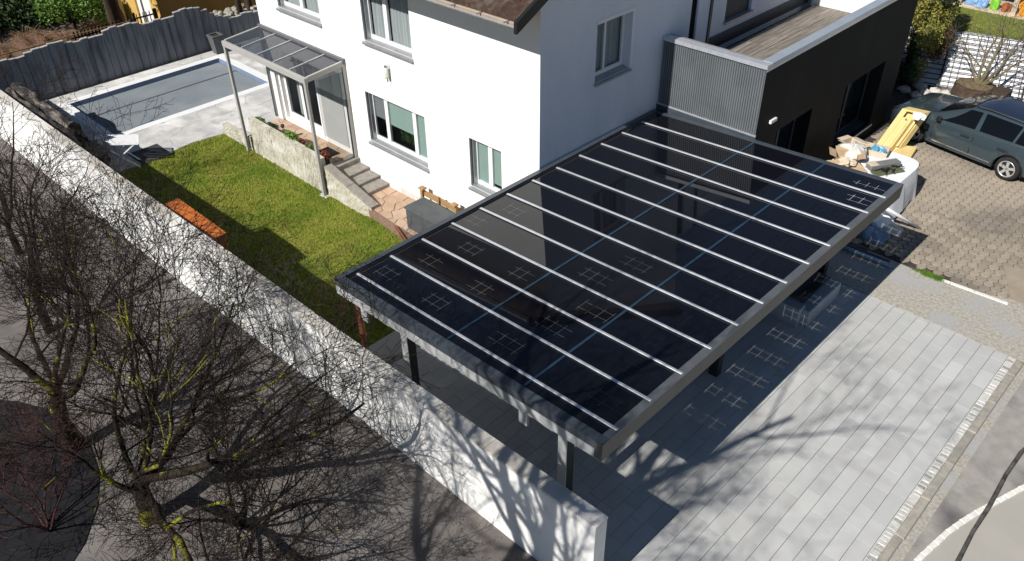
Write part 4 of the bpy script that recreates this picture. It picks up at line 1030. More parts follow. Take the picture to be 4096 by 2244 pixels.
for k, (x, y, z, s) in enumerate([(-35.4, 10.4, .5, .8), (-34.9, 11.4, .5, .75), (-35.9, 11.0, 1.1, .8), (-34.6, 12.1, .1, .55), (-36.3, 12.0, 1.0, .8)]):
    leaves(x, y, z, s, s, .75, 1900, .055, 40+k).build('foliage', M['leafb'], sb)
MB().tube([(-35.2, 10.9, -.6), (-35.3, 11, .4)], .05, 8).build('trunk', M['bark'], sb)
# bank of dry brown stems
def drybank(u, v):
    y = 3.5+9*u; x = -35.0+5.2*v
    h = .75*math.sin(math.pi*min(1, v*1.05))**.7*(.9+.3*math.sin(y*3.1)+.15*math.sin(y*9+v*7))
    return (x+.15*math.sin(y*7), y, -.55+max(0, h)*(1 if y < 9.8 else max(.1, 1-(y-9.8)/1.4)))
db = thing('dry_hedge', 'bank of dry brown tangled stems between the hedge and the plank fence', 'hedge', (-33, 7, -.5))
MB().grid(drybank, 90, 30).build('stem_mass', M['straw'], db, smooth=False)
mb = MB(); rr = random.Random(11)
for k in range(2600):
    u, v = rr.random()*.72, rr.uniform(.05, .98); p = Vector(drybank(u, v)); d = Vector((rr.gauss(0, 1), rr.gauss(0, 1), rr.gauss(.3, .4))).normalized()
    L = rr.uniform(.15, .5); mb.tube([p, p+d*L*.5+Vector((0, 0, .04)), p+d*L], [.008, .006, .003], 3)
stuff(mb.build('dry_stems', mat('straw_light', (.25, .15, .09), .9, (.12, .07, .045), scale=5), db))
sm = thing('stone_heap', 'heap of pale rubble stones behind the right end of the plank fence', 'stones', (-29.5, 14.7, -.5))
def rock(cx, cy, cz_, s, seed, m, parent, name='stone'):
    rr = random.Random(seed); mb = MB(); n, k = 7, 4; vs = []
    for i in range(k+1):
        a = math.pi*i/k
        for j in range(n):
            b = 2*math.pi*j/n; q = s*(1+rr.uniform(-.22, .22)); vs.append((cx+q*math.sin(a)*math.cos(b)*1.2, cy+q*math.sin(a)*math.sin(b), cz_+q*.7*math.cos(a)))
    fs = [(i*n+j, i*n+(j+1) % n, (i+1)*n+(j+1) % n, (i+1)*n+j) for i in range(k) for j in range(n)]
    return mb.add(vs, [f[::-1] for f in fs]).build(name, m, parent, smooth=False)
for k in range(70):
    y = rnd.uniform(14.0, 16.0); x = rnd.uniform(-30.6, -29.05); h = .5-.3*abs(x+29.9)
    rock(x, y, -.1+h*rnd.uniform(.6, 1.1), rnd.uniform(.06, .12), k, M['pebble'], sm)
MB().grid(lambda u, v: (-31+2.0*u, 13.9+2.3*v, -.5+.75*math.sin(math.pi*u)**.6*(1-.1*math.sin(v*9))), 14, 16).build('rubble_core', M['pebble'], sm)

# log mound, pool furniture
lg = thing('log_stack', 'dark weathered log pile with bleached bark along the far left of the garden wall', 'logs', (-24.2, 6.05, -.45))
for k, (ya, z, rd, xa, xb) in enumerate([(5.85, -.2, .2, -27, -21.9), (6.25, -.2, .2, -26.9, -22.3), (6.6, -.27, .17, -26.6, -22.6), (5.84, .18, .19, -26.9, -21.8), (6.22, .17, .19, -26.8, -22.4), (6.0, .55, .2, -26.8, -22.0), (6.33, .46, .13, -26.6, -22.7), (5.83, .85, .14, -26.6, -21.7), (6.14, .86, .17, -26.9, -22.6)]):
    n = 18; pts = [(xa+(xb-xa)*i/n, ya+.035*math.sin(i*1.3+k), z+.03*math.sin(i*.9+k*2)) for i in range(n+1)]
    rr = random.Random(k+80); mb = MB().tube(pts, [rd*(1+rr.uniform(-.14, .14)) for _ in pts], 10, cap=True)
    mb.v = [(x_, y_+rr.uniform(-.02, .02), z_+rr.uniform(-.02, .02)) for x_, y_, z_ in mb.v]
    mb.build('log', M['logb'], lg)
tb = thing('slatted_table', 'white slatted metal garden table standing on the pale pool terrace', 'table', (-22.6, 7.1, -.45))
A, Bp, Cq, Dq = Vector((-23.15, 6.75, .28)), Vector((-22.3, 7.6, .28)), Vector((-21.75, 7.35, .28)), Vector((-22.6, 6.5, .28))
for k in range(7):
    t = k/6; MB().bar(A.lerp(Dq, t), Bp.lerp(Cq, t), .055, .02).build('slat', M['white'], tb)
MB().bar(A, Dq, .03).build('end_rail', M['white'], tb); MB().bar(Bp, Cq, .03).build('end_rail', M['white'], tb)
for a, b in ((A, Bp.lerp(Cq, .2)), (Dq, Cq)):
    MB().bar(a+Vector((.1, .1, -.02)), Vector((b.x-.1, b.y-.1, -.445)), .03).build('leg', M['white'], tb)
    MB().bar(b-Vector((.1, .1, .02)), Vector((a.x+.1, a.y+.1, -.445)), .03).build('leg', M['white'], tb)
gr = thing('covered_grill', 'dark grey domed grill between the log pile and the white slatted table', 'grill', (-22.3, 6.45, -.45))
MB().lathe([(.05, 0), (.30, .05), (.42, .16), (.44, .22), (.44, .25), (.36, .38), (.2, .46), (.03, .49)], 22, (-22.4, 6.35, .0)).build('kettle', M['boxgrey'], gr, smooth=True)
for k in range(3):
    a = k*2.1; MB().bar((-22.4+.1*math.cos(a), 6.35+.1*math.sin(a), .06), (-22.4+.34*math.cos(a), 6.35+.34*math.sin(a), -.445), .03).build('leg', M['plastic'], gr)
MB().bar((-22.46, 6.35, .51), (-22.34, 6.35, .51), .03).build('handle', M['plastic'], gr)
bk = thing('brick_stack', 'small stack of dark red bricks beside the grill at the end of the log pile', 'bricks', (-21.9, 6.1, -.45))
for i in range(4):
    for j in range(3):
        for k in range(3): B(-22.15+.125*i, -22.035+.125*i, 5.75+.245*j, 5.985+.245*j, -.449+.075*k, -.378+.075*k, bev=.004).build('brick', M['brick'], bk)
tag(bevel(B(-22.9, -21.95, 7.35, 8.25, -.448, -.436).build('slate_board', mat('slate_board', (.05, .052, .058), .7, (.03, .032, .036), scale=6, bump=.3)), .003), 'flat dark slate board lying on the pool terrace beside the slatted table', 'board')

# ============================================================ CAR
car = thing('station_wagon', 'grey blue estate car parked at the right edge of the paved yard', 'car', (-5.0, 22.9, 0))
RW, FW = Vector((-3.84, 21.86)), Vector((-6.43, 22.38))
fwd = (FW-RW).normalized(); side = Vector((-fwd.y, fwd.x))
if side.y > 0: pass
else: side = -side          # side points away from the camera; near side is y_local = 0
def cl(x, y, z):            # local: x forward from rear axle, y across from the near side, z up
    p = RW+fwd*x+side*(y-.02); return (p.x, p.y, z)
WBASE, HWD = 2.66, .885
def belt(x): return float(np.interp(x, [-1.0, -.5, 1, 2.1, 2.7, 3.2, 3.55, 3.62], [.98, .98, .93, .88, .84, .76, .62, .5]))
def ztop(x): return float(np.interp(x, [-1.0, -.92, -.75, -.45, .2, 1.0, 1.4, 2.22, 2.3, 2.9, 3.3, 3.55, 3.62], [1.0, 1.12, 1.38, 1.44, 1.475, 1.48, 1.44, 1.02, .985, .93, .84, .66, .5]))
def wide(x): return float(np.interp(x, [-1.0, -.85, -.5, .5, 2.0, 2.8, 3.3, 3.55, 3.62], [.70, .82, .87, .885, .885, .865, .80, .62, .5]))
def sill(x):
    z = float(np.interp(x, [-1.0, -.5, 0, 2.6, 3.2, 3.62], [.34, .27, .2, .2, .22, .28]))
    for c in (0, WBASE):
        if abs(x-c) < .37: z = max(z, .31+math.sqrt(max(0, .37**2-(x-c)**2)))
    return z
def ringpts(x):
    w = wide(x); zb = sill(x); bl = belt(x); zt = ztop(x); P = []
    for k in range(7):
        t = k/6; z = zb+(bl-zb)*t
        dy = .045*(1-min(1, (z-.2)/.35))**2+.03*max(0, (z-.62)/.3)**1.5+(-.012 if abs(z-.56) < .05 else 0)
        P.append((dy, z))
    tall = max(0, zt-bl-.1); ins = .045+.42*tall
    P.append((.03+ins*.12, bl+.012))
    P.append((.03+ins*.12+(ins*.88)*.86, bl+.012+((zt-bl)*.93-.012)*.86)); P.append((.03+ins, bl+(zt-bl)*.93)); P.append((.10+ins*1.25, zt-.012*min(1, tall*4))); P.append((w*.6, zt+.008)); P.append((w, zt+.014))
    out = [(HWD-w+a, z) for a, z in P]
    return out+[(2*HWD-a, z) for a, z in out[-2::-1]]
xsn = sorted(set([round(v, 3) for v in np.linspace(-1.0, 3.62, 94)]+[1.4, 2.22, -.75]))
mb = MB(); rings = []
for x in xsn:
    rg = ringpts(x); rings.append(len(rg)); mb.v += [cl(x, a, z) for a, z in rg]
nr = rings[0]
mb.f = [(i*nr+j, i*nr+j+1, (i+1)*nr+j+1, (i+1)*nr+j) for i in range(len(xsn)-1) for j in range(nr-1)]
mb.f += [tuple(range(nr)), tuple(range((len(xsn)-1)*nr, len(xsn)*nr))[::-1]]
bd = mb.build('body', M['paint'], car, smooth=True)
# glass and roof panels lie a few millimetres over the shell
def surf(x, t, off=.006):   # t 0..1 from belt to roof edge on the near side
    rg = ringpts(x); a = np.array(rg[7]); b = np.array(rg[9]); p = a+(b-a)*t; return (p[0]-off, p[1]+off*.3)
def side_patch(name, m, xa0, xa1, xb0, xb1, t0, t1, par, far=False, off=.006):
    """quad patch: bottom edge xa0..xa1 at t0, top edge xb0..xb1 at t1"""
    def f(u, v):
        xl = xa0+(xb0-xa0)*v; xr = xa1+(xb1-xa1)*v; x = xl+(xr-xl)*u; a, z = surf(x, t0+(t1-t0)*v, off)
        if far: a = 2*HWD-a
        return cl(x, a, z)
    return MB().grid(f, 12, 4).build(name, m, par, smooth=True)
for far in (False, True):
    side_patch('side_window', CARGLASS, 1.10, 2.02, 1.10, 1.42, .06, .92, car, far)
    side_patch('side_window', CARGLASS, .12, .98, .06, 1.0, .06, .92, car, far)
    side_patch('side_window', CARGLASS, -.72, .06, -.62, .0, .06, .90, car, far)
    side_patch('window_trim', M['chrome'], -.8, 2.15, -.8, 2.15, -.04, .02, car, far, .010)
    side_patch('roof_rail', M['chrome'], -.7, 1.25, -.7, 1.25, 1.10, 1.16, car, far, .03)
MB().grid(lambda u, v: cl(2.20-.80*v, .13+.12*v+(1.51-.24*v)*u, 1.045+.395*v+.022+.03*math.sin(math.pi*u)), 14, 8).build('windshield', CARGLASS, car, smooth=True)
MB().grid(lambda u, v: cl(1.36-2.0*v, .30+1.17*u, (1.455 if v < .05 else 1.498)+.016*math.sin(math.pi*u)-.03*v*v), 12, 10).build('roof_panel', M['roofpaint'], car, smooth=True)
hdm = MB(); 
for xx in (1.04, 1.06): pass
def wheel(x, far=False):
    yc = .10 if not far else 2*HWD-.10
    w_ = MB(); n = 28; sg = -1 if not far else 1
    prof = [(.20, .09), (.27, .10), (.305, .075), (.318, .03), (.318, -.06), (.29, -.1)]
    vs = []; fs = []
    for r_, d in prof:
        for k in range(n):
            a = 2*math.pi*k/n; vs.append(cl(x+r_*math.cos(a), yc+sg*d, .318+r_*math.sin(a)))
    for i in range(len(prof)-1):
        for k in range(n): fs.append((i*n+k, i*n+(k+1) % n, (i+1)*n+(k+1) % n, (i+1)*n+k))
    tyre = w_.add(vs, fs).build('wheel', M['tyre'], car, smooth=True)
    rm = MB(); vs = [cl(x+.205*math.cos(2*math.pi*k/n), yc+sg*.03, .318+.205*math.sin(2*math.pi*k/n)) for k in range(n)]
    rm.add(vs, [tuple(range(n))]).build('brake_disc', M['plastic'], tyre)
    vs = []; 
    for r_, d in ((.218, .09), (.218, .10), (.195, .10), (.188, .08)):
        vs += [cl(x+r_*math.cos(2*math.pi*k/n), yc+sg*d, .318+r_*math.sin(2*math.pi*k/n)) for k in range(n)]
    MB().add(vs, [(i*n+k, i*n+(k+1) % n, (i+1)*n+(k+1) % n, (i+1)*n+k) for i in range(3) for k in range(n)]).build('rim', M['rim'], tyre, smooth=True)
    for k in range(5):
        a = 2*math.pi*k/5+.3; ca, sa = math.cos(a), math.sin(a); p = []
        for d0 in (.055, .09):
            for r_, hw in ((.03, .03), (.195, .038)):
                for sgn in (-1, 1): p.append(cl(x+r_*ca-sa*hw*sgn, yc+sg*(d0 if r_ < .1 else d0+.005), .318+r_*sa+ca*hw*sgn))
        MB().add(p, [(4, 5, 7, 6), (0, 2, 3, 1), (0, 4, 6, 2), (1, 3, 7, 5), (0, 1, 5, 4), (2, 6, 7, 3)]).build('spoke', M['rim'], tyre)
    MB().add([cl(x+.035*math.cos(.8*k), yc+sg*.1, .318+.035*math.sin(.8*k)) for k in range(8)], [tuple(range(8))]).build('hub_cap', M['alu'], tyre)
for x in (0, WBASE):
    wheel(x); wheel(x, True)
    vs = []; n = 24
    for rr_ in (.368, .395):
        for k in range(n+1):
            a = math.pi*(-.06+1.12*k/n); z = .31+rr_*math.sin(a); vs.append(cl(x+rr_*math.cos(a), HWD-wide(x)-.004, max(.18, z)))
    MB().add(vs, [(k, k+1, n+2+k, n+1+k) for k in range(n)]).build('wheel_arch', M['plastic'], car)
    MB().grid(lambda u, v: cl(x+.375*math.cos(math.pi*u), .03+.3*v, .30+.38*math.sin(math.pi*u)), 14, 1).build('arch_liner', M['black'], car)
MB().grid(lambda u, v: cl(-.9+4.4*u, .06+1.64*v, .24), 2, 1).build('underbody', M['black'], car)
def on_side(x, z, off=.004):
    return cl(x, HWD-wide(x)+.0-off, z)
for xx in (1.03,):
    pass
for xd in (2.14, 1.05, .12):                                     # door gaps
    MB().add([on_side(xd-.006, .30), on_side(xd+.006, .30), on_side(xd+.006, .80, .0), on_side(xd-.006, .80, .0)], [(0, 1, 2, 3)]).build('door_gap', M['black'], car)
for xd in (1.26, .28):
    dh = MB().hexa([cl(xd-.11, -.035, .735), cl(xd+.11, -.035, .735), cl(xd+.11, .02, .735), cl(xd-.11, .02, .735), cl(xd-.11, -.03, .77), cl(xd+.11, -.03, .77), cl(xd+.11, .02, .77), cl(xd-.11, .02, .77)])
    bevel(dh.build('door_handle', M['plastic'], car), .008)
MB().hexa([cl(.45, -.012, .30), cl(2.2, -.012, .30), cl(2.2, .04, .30), cl(.45, .04, .30), cl(.45, -.010, .325), cl(2.2, -.010, .325), cl(2.2, .04, .325), cl(.45, .04, .325)]).build('side_trim', M['chrome'], car)
for far in (0, 1):
    yy = -.12 if not far else 2*HWD+.12; yi = .02 if not far else 2*HWD-.02
    mr = MB().hexa([cl(1.96, yy, .90), cl(2.10, yy+(.02 if not far else -.02), .90), cl(2.12, yi, .93), cl(1.98, yi, .93), cl(1.95, yy, 1.05), cl(2.06, yy+(.02 if not far else -.02), 1.05), cl(2.08, yi, 1.0), cl(1.97, yi, 1.0)])
    bevel(mr.build('wing_mirror', M['plastic'], car), .02)
    MB().grid(lambda u, v: cl(3.28+.24*u, (.12+.25*v*1.0+.0*u) if not far else 2*HWD-.12-.25*v, .82-.20*u+.012), 4, 4).build('headlight', PANED, car, smooth=True)
for k in range(2): MB().tube([cl(2.26, .5+.6*k, 1.035), cl(2.02, .72+.62*k, 1.16)], .008, 4).build('wiper', M['plastic'], car)

# ============================================================ BUILDING MATERIALS NEXT TO THE ANNEX
tbn = thing('sheeted_table', 'work table under a white sheet beside the annex window', 'table', (-6.0, 18.9, 0))
X0t, X1t, Y0t, Y1t, ZT = -6.9, -5.22, 17.3, 19.72, .86
def sheetf(u, v):
    # u round the outline, v from top rim down
    cx_, cy_ = (X0t+X1t)/2, (Y0t+Y1t)/2; a = 2*math.pi*u; ca, sa = math.cos(a), math.sin(a)
    x = cx_+(X1t-X0t+.1)/2*math.copysign(abs(ca)**.36, ca); y = cy_+(Y1t-Y0t+.1)/2*math.copysign(abs(sa)**.36, sa); L = math.hypot(x-cx_, y-cy_); fo = .05*math.sin(u*46)*v+.05*math.sin(u*101+2)*v*v
    o = .02+.05*v+fo-.06*(1-v)**4
    return (x+(x-cx_)/L*o, y+(y-cy_)/L*o, ZT-(.80+.05*math.sin(u*30))*v-.02*(v > 0))
mb = MB().grid(sheetf, 160, 10)
def sheettop(u, v):
    p = sheetf(u, 0); c_ = ((X0t+X1t)/2, (Y0t+Y1t)/2); return (c_[0]+(p[0]-c_[0])*v, c_[1]+(p[1]-c_[1])*v, ZT+.010*math.sin(p[0]*5*v)*math.sin(p[1]*4*v)*(1-v))
mb.grid(sheettop, 160, 10)
mb.build('sheet', M['sheet'], tbn, smooth=True)
B(X0t+.05, X1t-.05, Y0t+.05, Y1t-.05, ZT-.09, ZT-.03).build('table_top', M['wood'], tbn)
for x in (X0t+.08, X1t-.15):
    for y in (Y0t+.08, Y1t-.15): B(x, x+.06, y, y+.06, .002, ZT-.091).build('leg', M['wood'], tbn)
def openbox(name, label, x, y, z, w_, d_, h_, rot, m, flaps=True):
    t = thing(name, label, 'box', (x, y, z)); c, s = math.cos(rot), math.sin(rot)
    def P(a, b, q): return (x+a*c-b*s, y+a*s+b*c, z+q)
    e = .008
    for nm, (a0, a1, b0, b1) in (('side_panel', (-w_/2, w_/2, -d_/2, -d_/2+e)), ('side_panel', (-w_/2, w_/2, d_/2-e, d_/2)), ('side_panel', (-w_/2, -w_/2+e, -d_/2+e, d_/2-e)), ('side_panel', (w_/2-e, w_/2, -d_/2+e, d_/2-e))):
        MB().hexa([P(a0, b0, .0), P(a1, b0, .0), P(a1, b1, .0), P(a0, b1, .0), P(a0, b0, h_), P(a1, b0, h_), P(a1, b1, h_), P(a0, b1, h_)]).build(nm, m, t)
    MB().add([P(-w_/2+e, -d_/2+e, .01), P(w_/2-e, -d_/2+e, .01), P(w_/2-e, d_/2-e, .01), P(-w_/2+e, d_/2-e, .01)], [(0, 1, 2, 3)]).build('base_panel', m, t)
    if flaps:
        for a0, b0, a1, b1, oa, ob in ((-w_/2, -d_/2, w_/2, -d_/2, 0, -1), (-w_/2, d_/2, w_/2, d_/2, 0, 1), (-w_/2, -d_/2, -w_/2, d_/2, -1, 0), (w_/2, -d_/2, w_/2, d_/2, 1, 0)):
            o = d_*.42; dz = rnd.uniform(-.03, .1)
            MB().add([P(a0, b0, h_+.002), P(a1, b1, h_+.002), P(a1+oa*o, b1+ob*o, h_+dz), P(a0+oa*o, b0+ob*o, h_+dz), P(a0, b0, h_+.008), P(a1, b1, h_+.008), P(a1+oa*o, b1+ob*o, h_+dz+.006), P(a0+oa*o, b0+ob*o, h_+dz+.006)],
                     [(3, 2, 1, 0), (4, 5, 6, 7), (0, 1, 5, 4), (1, 2, 6, 5), (2, 3, 7, 6), (3, 0, 4, 7)]).build('flap', m, t)
    return t
openbox('cardboard_box', 'open cardboard box with spread flaps on the sheeted table nearest the annex wall', -6.6, 18.35, ZT+.015, .5, .4, .22, .5, M['card'])
openbox('cardboard_box', 'pale cardboard box tucked behind the milky plastic film on the sheeted table', -6.75, 19.0, ZT+.015, .42, .36, .26, -.3, M['cardl'])
openbox('cardboard_box', 'cardboard tray holding a crumpled blue bag on the sheeted table', -6.3, 19.35, ZT+.015, .62, .42, .14, .2, M['cardl'], False)
openbox('cardboard_box', 'flattened cardboard box lying at the left front edge of the sheeted table', -6.35, 17.75, ZT+.015, .55, .45, .10, .9, M['card'])
def crumple(name, label, cat, cx, cy, cz_, rx, ry, rz_, m, seed, amp=.18):
    rr = random.Random(seed); ph = [rr.uniform(0, 6) for _ in range(6)]
    def f(u, v):
        a, b = 2*math.pi*u, math.pi*v*.5
        q = 1+amp*(math.sin(3*a+ph[0]+v*4)+.6*math.sin(7*a+ph[1])+.5*math.sin(11*v+ph[2]+5*a))*math.sin(b+.2)
        return (cx+rx*math.sin(b)*math.cos(a)*q, cy+ry*math.sin(b)*math.sin(a)*q, cz_+rz_*math.cos(b)*q*(1 if v < .99 else 0)+.0)
    o = MB().grid(f, 40, 12).build(name, m, smooth=True); return tag(o, label, cat)
crumple('plastic_film', 'crumpled milky plastic film lying over the boxes on the sheeted table', 'film', -6.62, 18.75, ZT+.1, .34, .28, .26, M['film'], 4)
crumple('blue_bag', 'crumpled bright blue plastic bag in the tray on the sheeted table', 'bag', -6.25, 19.35, ZT+.06, .2, .15, .14, M['bluebag'], 6)
crumple('paper_bundle', 'crumpled brown paper bundle between the boxes on the sheeted table', 'paper', -6.45, 18.0, ZT+.2, .2, .16, .12, M['cardl'], 9, .25)
tc = thing('tool_case', 'flat grey tool case resting on a tray on the white sheet', 'case', (-5.75, 18.75, ZT))
c_, s_ = math.cos(1.05), math.sin(1.05)
def TP(a, b, q): return (-5.78+a*c_-b*s_, 18.72+a*s_+b*c_, ZT+.02+q)
def tbox(a0, a1, b0, b1, q0, q1, nm, m, par): return bevel(MB().hexa([TP(a0, b0, q0), TP(a1, b0, q0), TP(a1, b1, q0), TP(a0, b1, q0), TP(a0, b0, q1), TP(a1, b0, q1), TP(a1, b1, q1), TP(a0, b1, q1)]).build(nm, m, par), .012)
tbox(-.42, .42, -.05, .16, .02, .13, 'case_body', M['greytool'], tc); tbox(-.42, -.2, -.05, .16, .131, .15, 'case_end', M['cardl'], tc)
tbox(-.43, .43, .18, .36, .0, .05, 'lid_panel', M['white'], tc)
tg = thing('tool_tray', 'dark tray of cables and green cloth beside the grey tool case', 'tray', (-5.6, 18.5, ZT))
tbox(-.45, .35, -.30, -.08, .0, .04, 'tray_base', M['olivetub'], tg)
mb = MB(); rr = random.Random(2)
for k in range(10):
    p = Vector(TP(rr.uniform(-.4, .3), rr.uniform(-.28, -.1), .05)); mb.tube([p, p+Vector((rr.uniform(-.12, .12), rr.uniform(-.12, .12), .04)), p+Vector((rr.uniform(-.2, .2), rr.uniform(-.2, .2), .01))], .012, 5)
mb.build('cables', M['plastic'], tg)

yc = thing('plywood_crate', 'yellow plywood formwork crate leaning upright beside the grey car', 'crate', (-6.6, 21.4, 0))
def YP(a, b, q): # a along, b depth, q height; leaning
    return (-6.97+.50*a+.14*b+.20*q, 21.18+.08*a+.38*b+.80*q, .01+.98*q)
def ybox(a0, a1, b0, b1, q0, q1, nm, m=M['yellowood']):
    return MB().hexa([YP(a0, b0, q0), YP(a1, b0, q0), YP(a1, b1, q0), YP(a0, b1, q0), YP(a0, b0, q1), YP(a1, b0, q1), YP(a1, b1, q1), YP(a0, b1, q1)]).build(nm, m, yc)
ybox(0, .28, -.05, 0, 0, 1.0, 'board'); ybox(.29, .46, -.04, .01, 0, .86, 'board'); ybox(.47, .66, -.05, 0, 0, .80, 'board')
ybox(.0, .04, 0, .55, 0, 1.0, 'end_board'); ybox(0, 1.1, .5, .55, 0, 1., 'back_board'); ybox(1.06, 1.1, 0, .5, 0, 1.0, 'end_board')
ybox(.0, 1.1, -.05, .55, 1.001, 1.04, 'top_board'); ybox(.67, .75, -.02, .5, .0, .82, 'divider'); ybox(.84, .95, .1, .35, .2, .85, 'inner_board')
ybox(.67, 1.1, -.05, .1, 0, .06, 'sill_board')
tag(MB().hexa([(-6.45, 21.05, .02), (-6.0, 21.35, .02), (-6.08, 21.9, .02), (-6.4, 21.6, .02), (-6.45, 21.05, .12), (-6.0, 21.35, .10), (-6.08, 21.9, .16), (-6.4, 21.6, .2)]).build('plywood_offcut', M['yellowood']), 'short yellow plywood offcut lying at the foot of the crate', 'board')
crumple('white_bag', 'small white plastic bag on the top of the yellow plywood crate', 'bag', -6.22, 21.72, 1.02, .16, .14, .13, M['sheet'], 12)
pt0 = Vector((-4.62, 18.32, .03))
tag(MB().tube([Vector((-5.35, 16.95, .95)), Vector((-4.85, 17.6, .45)), Vector((-4.42, 18.12, .03))], [.05, .045, .025], 8, cap=True).build('white_pole', M['white'], smooth=True), 'white tapered pole leaning from under the carport corner onto the pavers', 'pole')
crumple('plastic_sack', 'white plastic sack on the ground below the sheeted table', 'sack', -5.35, 17.75, .0, .42, .4, .32, M['sheet'], 21)
crumple('plastic_sack', 'blue grey plastic sack lying just outside the carport corner', 'sack', -5.15, 17.1, .0, .36, .3, .25, M['bluegrey'], 22)
crumple('plastic_sack', 'translucent grey plastic sack between the white sack and the carport shadow', 'sack', -4.95, 17.65, .0, .28, .22, .14, M['film'], 23)
rl = thing('sheet_rolls', 'grey and blue rolls lying in the carport shadow beside the concrete strip', 'rolls', (-4.7, 16.2, 0))
for y, m_, x1 in ((16.12, 'bluegrey', -4.25), (16.24, 'boxgrey', -4.35), (16.36, 'boxgrey', -4.9)):
    MB().tube([(-6.0, y, .05), (x1, y+.02, .05)], .05, 10, cap=True).build('roll', M[m_], rl, smooth=True)
bt = thing('loader_bench', 'grey metal bench box with folded cover in the carport shadow', 'bench', (-5.1, 13.4, 0))
bevel(B(-5.6, -4.75, 12.85, 13.1, .002, .45).build('bench_panel', mat('bench_grey', (.30, .34, .38), .6), bt), .02)
bevel(B(-4.86, -4.6, 13.0, 14.35, .002, .40).build('bench_side', mat('bench_grey', (.3, .3, .3)), bt), .03)
MB().grid(lambda u, v: (-5.55+.72*v, 13.08+1.2*u, .46-.25*math.sin(math.pi*v)*math.sin(math.pi*u)), 16, 12).build('cover', M['boxgrey'], bt, smooth=True)
bevel(B(-5.7, -5.62, 12.7, 14.3, .002, .5).build('bench_end', mat('bench_grey', (.3, .3, .3)), bt), .02)

# ============================================================ UPPER RIGHT: WALL, FENCE, SHRUBS
sw2 = thing('white_retaining_wall', 'white painted sloping retaining wall below the raised lawn at the top right', 'wall', (-6, 27.8, 0))
WB = lambda x: (x, 26.75+(x+7.4)*.30); 
def sp(x, t):    # sloping face: t 0 bottom, 1 top
    return (x-.5*t, 26.75+(x+7.4)*.28+1.55*t, -.05+1.32*t)
mb = MB().grid(lambda u, v: sp(-9+10*u, v), 8, 1); mb.build('wall_face', M['slabw'], sw2)
ul = struct(MB().add([sp(-9.5, 1.001), sp(1.5, 1.001), (2, 48, 1.35), (-14, 48, 1.35), (-14, 28, 1.3)], [(0, 1, 2, 3, 4)]).build('upper_lawn', M['farlawn']))
r = np.random.RandomState(9); q = []
for _ in range(16000):
    x = r.uniform(-11, -2.5); y = r.uniform(28.1, 33); q.append((x, y)) if y > sp(x+.5, 1)[1]+.02 else None
tag(tufts(q, .07, M['blade'], 'upper_grass', None, lambda x, y: 1.27, .014), 'rough grass on the raised lawn above the white retaining wall', 'grass', kind='stuff')
wf = thing('wire_fence', 'dark wire mesh fence in front of the white retaining wall', 'fence', (-6, 27.3, 0))
for k in range(12):
    t = .04+k*.085; a, b = Vector(sp(-8.9, t))+Vector((0, -.10, .06)), Vector(sp(.5, t))+Vector((0, -.10, .06))
    MB().tube([a.lerp(b, i/16)+Vector((0, 0, rnd.uniform(-.012, .012))) for i in range(17)], .019, 4).build('wire', M['wire'], wf)
for x in (-7.35, -5.1, -2.9): MB().bar(Vector(sp(x, .0))+Vector((0, -.10, .0)), Vector(sp(x, 1.0))+Vector((0, -.10, .1)), .05).build('fence_post', M['wire'], wf)
for k in range(26):
    x = -7.3+k*.19
    if k % 3: MB().tube([Vector(sp(x, .02))+Vector((0, -.10, .06)), Vector(sp(x, .98))+Vector((0, -.1, .06))], .009, 3).build('wire', M['wire'], wf)
cf = thing('golden_conifer', 'tall yellow green conifer hedge beside the charcoal annex', 'conifer', (-8.2, 26.2, 0))
rr = random.Random(77)
for k in range(46):
    t = rr.random(); z = .25+3.6*t; rad = 1.15-.5*t; a = rr.uniform(0, 6.283); q = rad*rr.random()**.5
    x, y = -8.35+q*math.cos(a)*.75, 26.3+q*math.sin(a)*1.7
    mm = 'leafy' if (z > 1.6 and rr.random() < .8) or rr.random() < .22 else 'leafd'
    leaves(x, y, z, rr.uniform(.2, .34), rr.uniform(.25, .42), rr.uniform(.3, .6), 900, .04, 600+k).build('foliage', M[mm], cf)
for k in range(5): leaves(-7.75+rr.uniform(-.2, .3), 26.3+rr.uniform(-.3, .6), rr.uniform(.9, 1.7), .25, .3, .35, 260, .035, 700+k).build('foliage', M['straw'], cf)
mb = MB()
for k in range(60):
    z = rr.uniform(.3, 3.4); a = rr.uniform(0, 6.28); p = Vector((-8.3, 26.3, z)); e_ = p+Vector((math.cos(a)*1.0, math.sin(a)*1.7, rr.uniform(.1, .7)))
    mb.tube([p, p.lerp(e_, .5)+Vector((0, 0, .12)), e_], [.02, .012, .004], 3)
mb.build('branches', M['bark'], cf)
MB().tube([(-8.3, 26.2, -.04), (-8.3, 26.3, 2.6)], [.12, .05], 8).build('trunk', M['bark'], cf)
sp_ = thing('stump_planter', 'large rough tree stump base in front of the white retaining wall', 'stump', (-6.3, 26.7, 0))
mb = MB().lathe([(.62, 0), (.60, .2), (.58, .42), (.55, .47)], 26, (-6.28, 26.55, -.03)); rr = random.Random(1)
mb.v = [(x+rr.uniform(-.03, .03), y+rr.uniform(-.03, .03), z+rr.uniform(-.02, .02)) for x, y, z in mb.v]; mb.build('stump_body', M['stump'], sp_)
MB().lathe([(.54, 0), (.3, .06), (.05, .09)], 20, (-6.28, 26.55, .43)).build('stump_top', M['stump_top'], sp_)
B(-5.75, -5.35, 26.35, 26.95, -.05, .42).build('side_block', M['stump'], sp_)
